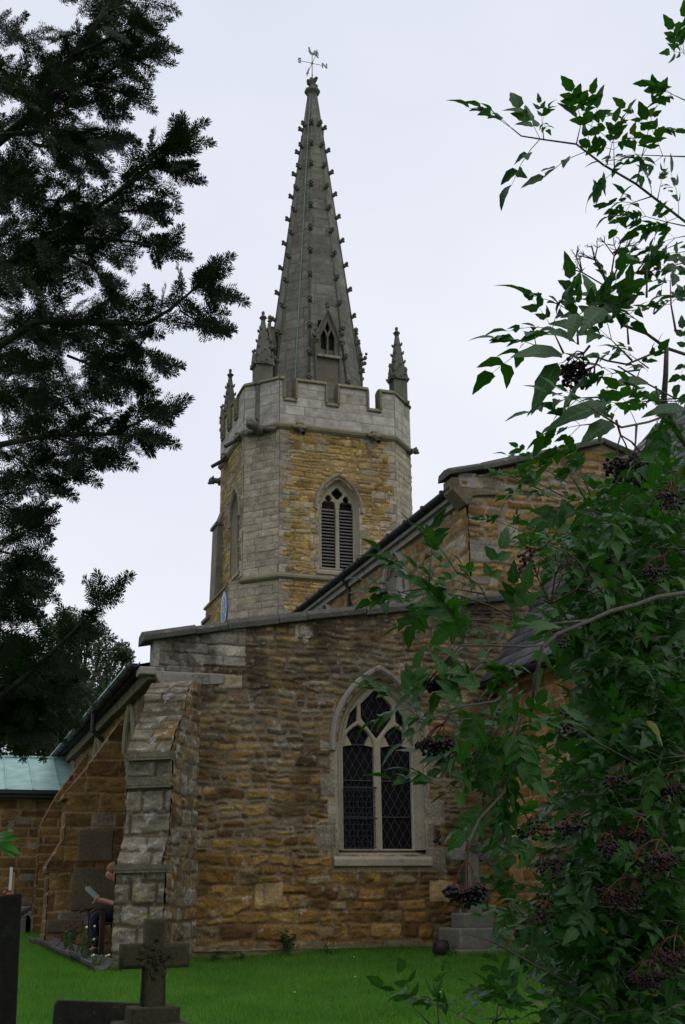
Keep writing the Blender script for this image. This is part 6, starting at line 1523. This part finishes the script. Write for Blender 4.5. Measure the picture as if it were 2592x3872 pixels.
# --- little plants -----------------------------------------------------
def small_plant(nm, x, y, r, h, n, leaf, mat, label, cat_, seed, flowers=None, z0_=None, asp=.5):
    g = np.random.default_rng(seed); z = gzf(x, y) if z0_ is None else z0_
    t = empty(nm, (x, y, z), label, cat_); st = MB()
    tips = []
    for k in range(max(4, n//14)):
        a = g.uniform(0, 2*PI); rr_ = r*g.uniform(.2, 1); e = np.array([x+rr_*math.cos(a), y+rr_*math.sin(a), z+h*g.uniform(.6, 1)]); b = np.array([x+(e[0]-x)*.2, y+(e[1]-y)*.2, z-.01]); st.tube([b, (b+e)/2+[0, 0, h*.1], e], [.005, .004, .002], 4); tips.append((b, e))
    st.build('stems', mat_plain(nm+'_stems', (.05, .07, .03), .8), t)
    P_ = []
    for k in range(n):
        b, e = tips[int(g.integers(0, len(tips)))]; f_ = g.uniform(.15, 1.05); P_.append(b+(e-b)*f_+g.normal(0, r*.08, 3)*[1, 1, .5])
    Ms = frame(g.normal(0, 1, (n, 3))*[1, 1, .5]+[0, 0, .3], g.normal(0, .5, (n, 3))+Z)*(leaf*g.uniform(.6, 1.2, n))[:, None, None]
    tv = np.array([[0, 0, 0], [.5, asp*.5, .04], [1, 0, -.06], [.5, -asp*.5, .04]]); v, f = inst(tv, np.array([[0, 1, 2, 3]]), Ms, np.array(P_)); link('leaves', npmesh(v, f), mat, t)
    if flowers:
        m_, nf, s_ = flowers; rr_ = random.Random(seed)
        for k in range(nf):
            b, e = tips[rr_.randrange(len(tips))]; p = e+np.array([rr_.uniform(-.03, .03), rr_.uniform(-.03, .03), rr_.uniform(0, .08)])
            fb = MB()
            for j in range(4): fb.blob(p+np.array([rr_.uniform(-1, 1), rr_.uniform(-1, 1), rr_.uniform(-1, 1)])*s_*.5, s_*.7, 5, 4)
            fb.build('flower', m_, t)
    return t
M_pl = mat_leaf('plant_leaves', (.03, .075, .02), (.07, .14, .04), .3, .6, 8.0, .2); M_pd = mat_leaf('dark_plant_leaves', (.014, .04, .014), (.035, .08, .025), .25, .6, 8.0, .2)
small_plant('valerian', 2.12, 18.9, .20, .42, 260, .05, M_pd, 'small bushy plant with red flower heads beside the buttress foot', 'plant', 3, (mat_plain('red_petals', (.20, .02, .03), .7), 6, .018))
small_plant('rose_bush', 2.12, 17.4, .26, .42, 300, .045, M_pl, 'straggly rose bush with a pale yellow bloom in front of the bench', 'plant', 4, (mat_plain('cream_petals', (.65, .62, .35), .7), 3, .018))
small_plant('lavender', 2.22, 16.5, .20, .20, 160, .04, M_pl, 'low leafy plant with cream flowers at the foot of the corner buttress', 'plant', 5, (bpy.data.materials['cream_petals'], 5, .012))
small_plant('weed', 2.42, 16.0, .22, .14, 120, .04, mat_leaf('dry_plant', (.10, .08, .04), (.10, .12, .04), .2, .7, 8, .1), 'brownish dry weed at the near corner of the earth bed', 'plant', 6)
small_plant('wall_fern', 5.02, 17.26, .16, .26, 180, .06, M_pd, 'dark green fern growing from the foot of the aisle wall left of the window', 'plant', 7, z0_=.38)
small_plant('weed', 5.62, 17.15, .10, .22, 60, .06, M_pl, 'small bright weed in the grass below the wall fern', 'plant', 8)
small_plant('weed', 7.10, 16.2, .09, .12, 60, .05, M_pl, 'small weed in the grass in front of the clay pot', 'plant', 9)
small_plant('weed', 3.95, 17.2, .10, .18, 50, .06, M_pd, 'dark leafy weed at the wall foot just right of the corner buttress', 'plant', 10)
small_plant('weed', 4.3, 17.2, .12, .10, 50, .05, M_pd, 'low creeping weed at the wall foot, second from the corner buttress', 'plant', 14)
small_plant('weed', 8.5, 17.0, .14, .35, 90, .06, M_pd, 'tall weed in the corner between the grey cross and the chancel wall', 'plant', 15)
p = at(15, 2035, 1, 9.4); small_plant('grave_flowers', p[0], 9.4, .10, .98-gzf(p[0], 9.4)+.12, 260, .05, M_pd, 'dark green plant with pink flowers standing behind the tall dark headstone', 'plant', 11, (mat_plain('pink_petals', (.35, .10, .12), .7), 8, .012))
small_plant('buttress_weed', 2.66, 16.98, .10, .16, 90, .05, mat_leaf('straw', (.10, .09, .04), (.16, .15, .06), .2, .7, 8, .1), 'tuft of dry grass growing on the upper ledge of the corner buttress', 'plant', 12, z0_=3.12, asp=.15)
# daisies and fallen leaves in the lawn
dm = MB(); rr = random.Random(2)
for k in range(9):
    x = rr.uniform(1.2, 7.5); y = rr.uniform(11, 16.5); dm.blob((x, y, gzf(x, y)+.055), (.012, .012, .006), 6, 4)
tag(dm.build('daisies', mat_plain('white_petals', (.6, .6, .55), .8), None), 'tiny white daisies scattered through the lawn', 'daisies', kind='stuff')

lt = MB(); rr = random.Random(31)
for k in range(90):
    x = rr.uniform(1.0, 8.2); y = rr.uniform(10.5, 17.2)
    if x < 3.2 and y > 15: continue
    a = rr.uniform(0, 2*PI); u_ = np.array([math.cos(a), math.sin(a), rr.uniform(-.2, .3)])*.022; w_ = np.array([-math.sin(a), math.cos(a), rr.uniform(-.3, .3)])*.011; p = np.array([x, y, gzf(x, y)+.05])
    lt.add([p-u_, p+w_, p+u_, p-w_], [(0, 1, 2, 3)])
tag(lt.build('fallen_leaves', mat_plain('dead_leaf', (.14, .09, .035), .8), None), 'small brown fallen leaves scattered over the lawn', 'leaves', kind='stuff')
def tufts():
    g = np.random.default_rng(12); P_ = []
    def line(x0, y0, x1, y1, n, sp):
        t = g.random(n); P_.append(np.stack([x0+(x1-x0)*t+g.normal(0, sp, n), y0+(y1-y0)*t-abs(g.normal(0, sp*1.5, n))], -1))
    line(3.5, 17.32, 7.1, 17.32, 2600, .03); line(7.1, 16.0, 8.2, 16.0, 1000, .04); line(7.12, 17.0, 7.1, 16.0, 500, .03); line(8.5, 17.3, 8.6, 14, 1500, .06); line(2.2, 16.6, 3.0, 16.0, 700, .05); line(1.7, 20, 1.9, 15.5, 1200, .05)
    line(1.15, 7.85, 1.75, 7.85, 500, .04); line(-.2, 5.45, .6, 5.45, 500, .04); line(.85, 8.55, 1.6, 8.55, 500, .03)
    q_ = np.concatenate(P_); x, y = q_[:, 0], q_[:, 1]; n = len(x); z = gz(x, y); hh = .05+.10*g.random(n)**1.5; an = g.random(n)*2*PI; w = .004; ln = g.normal(0, .4, (n, 2))*hh[:, None]
    dx = np.cos(an)*w; dy = np.sin(an)*w; A = np.stack([x-dx, y-dy, z-.01], -1); B = np.stack([x+dx, y+dy, z-.01], -1); T = np.stack([x+ln[:, 0], y+ln[:, 1], z+hh], -1)
    o = link('long_grass', npmesh(np.stack([A, B, T], 1).reshape(-1, 3), np.arange(3*n).reshape(-1, 3)), bpy.data.materials['grass_blades']); tag(o, 'longer uncut grass along the foot of walls, plinths and gravestones', 'grass', kind='stuff')
tufts()
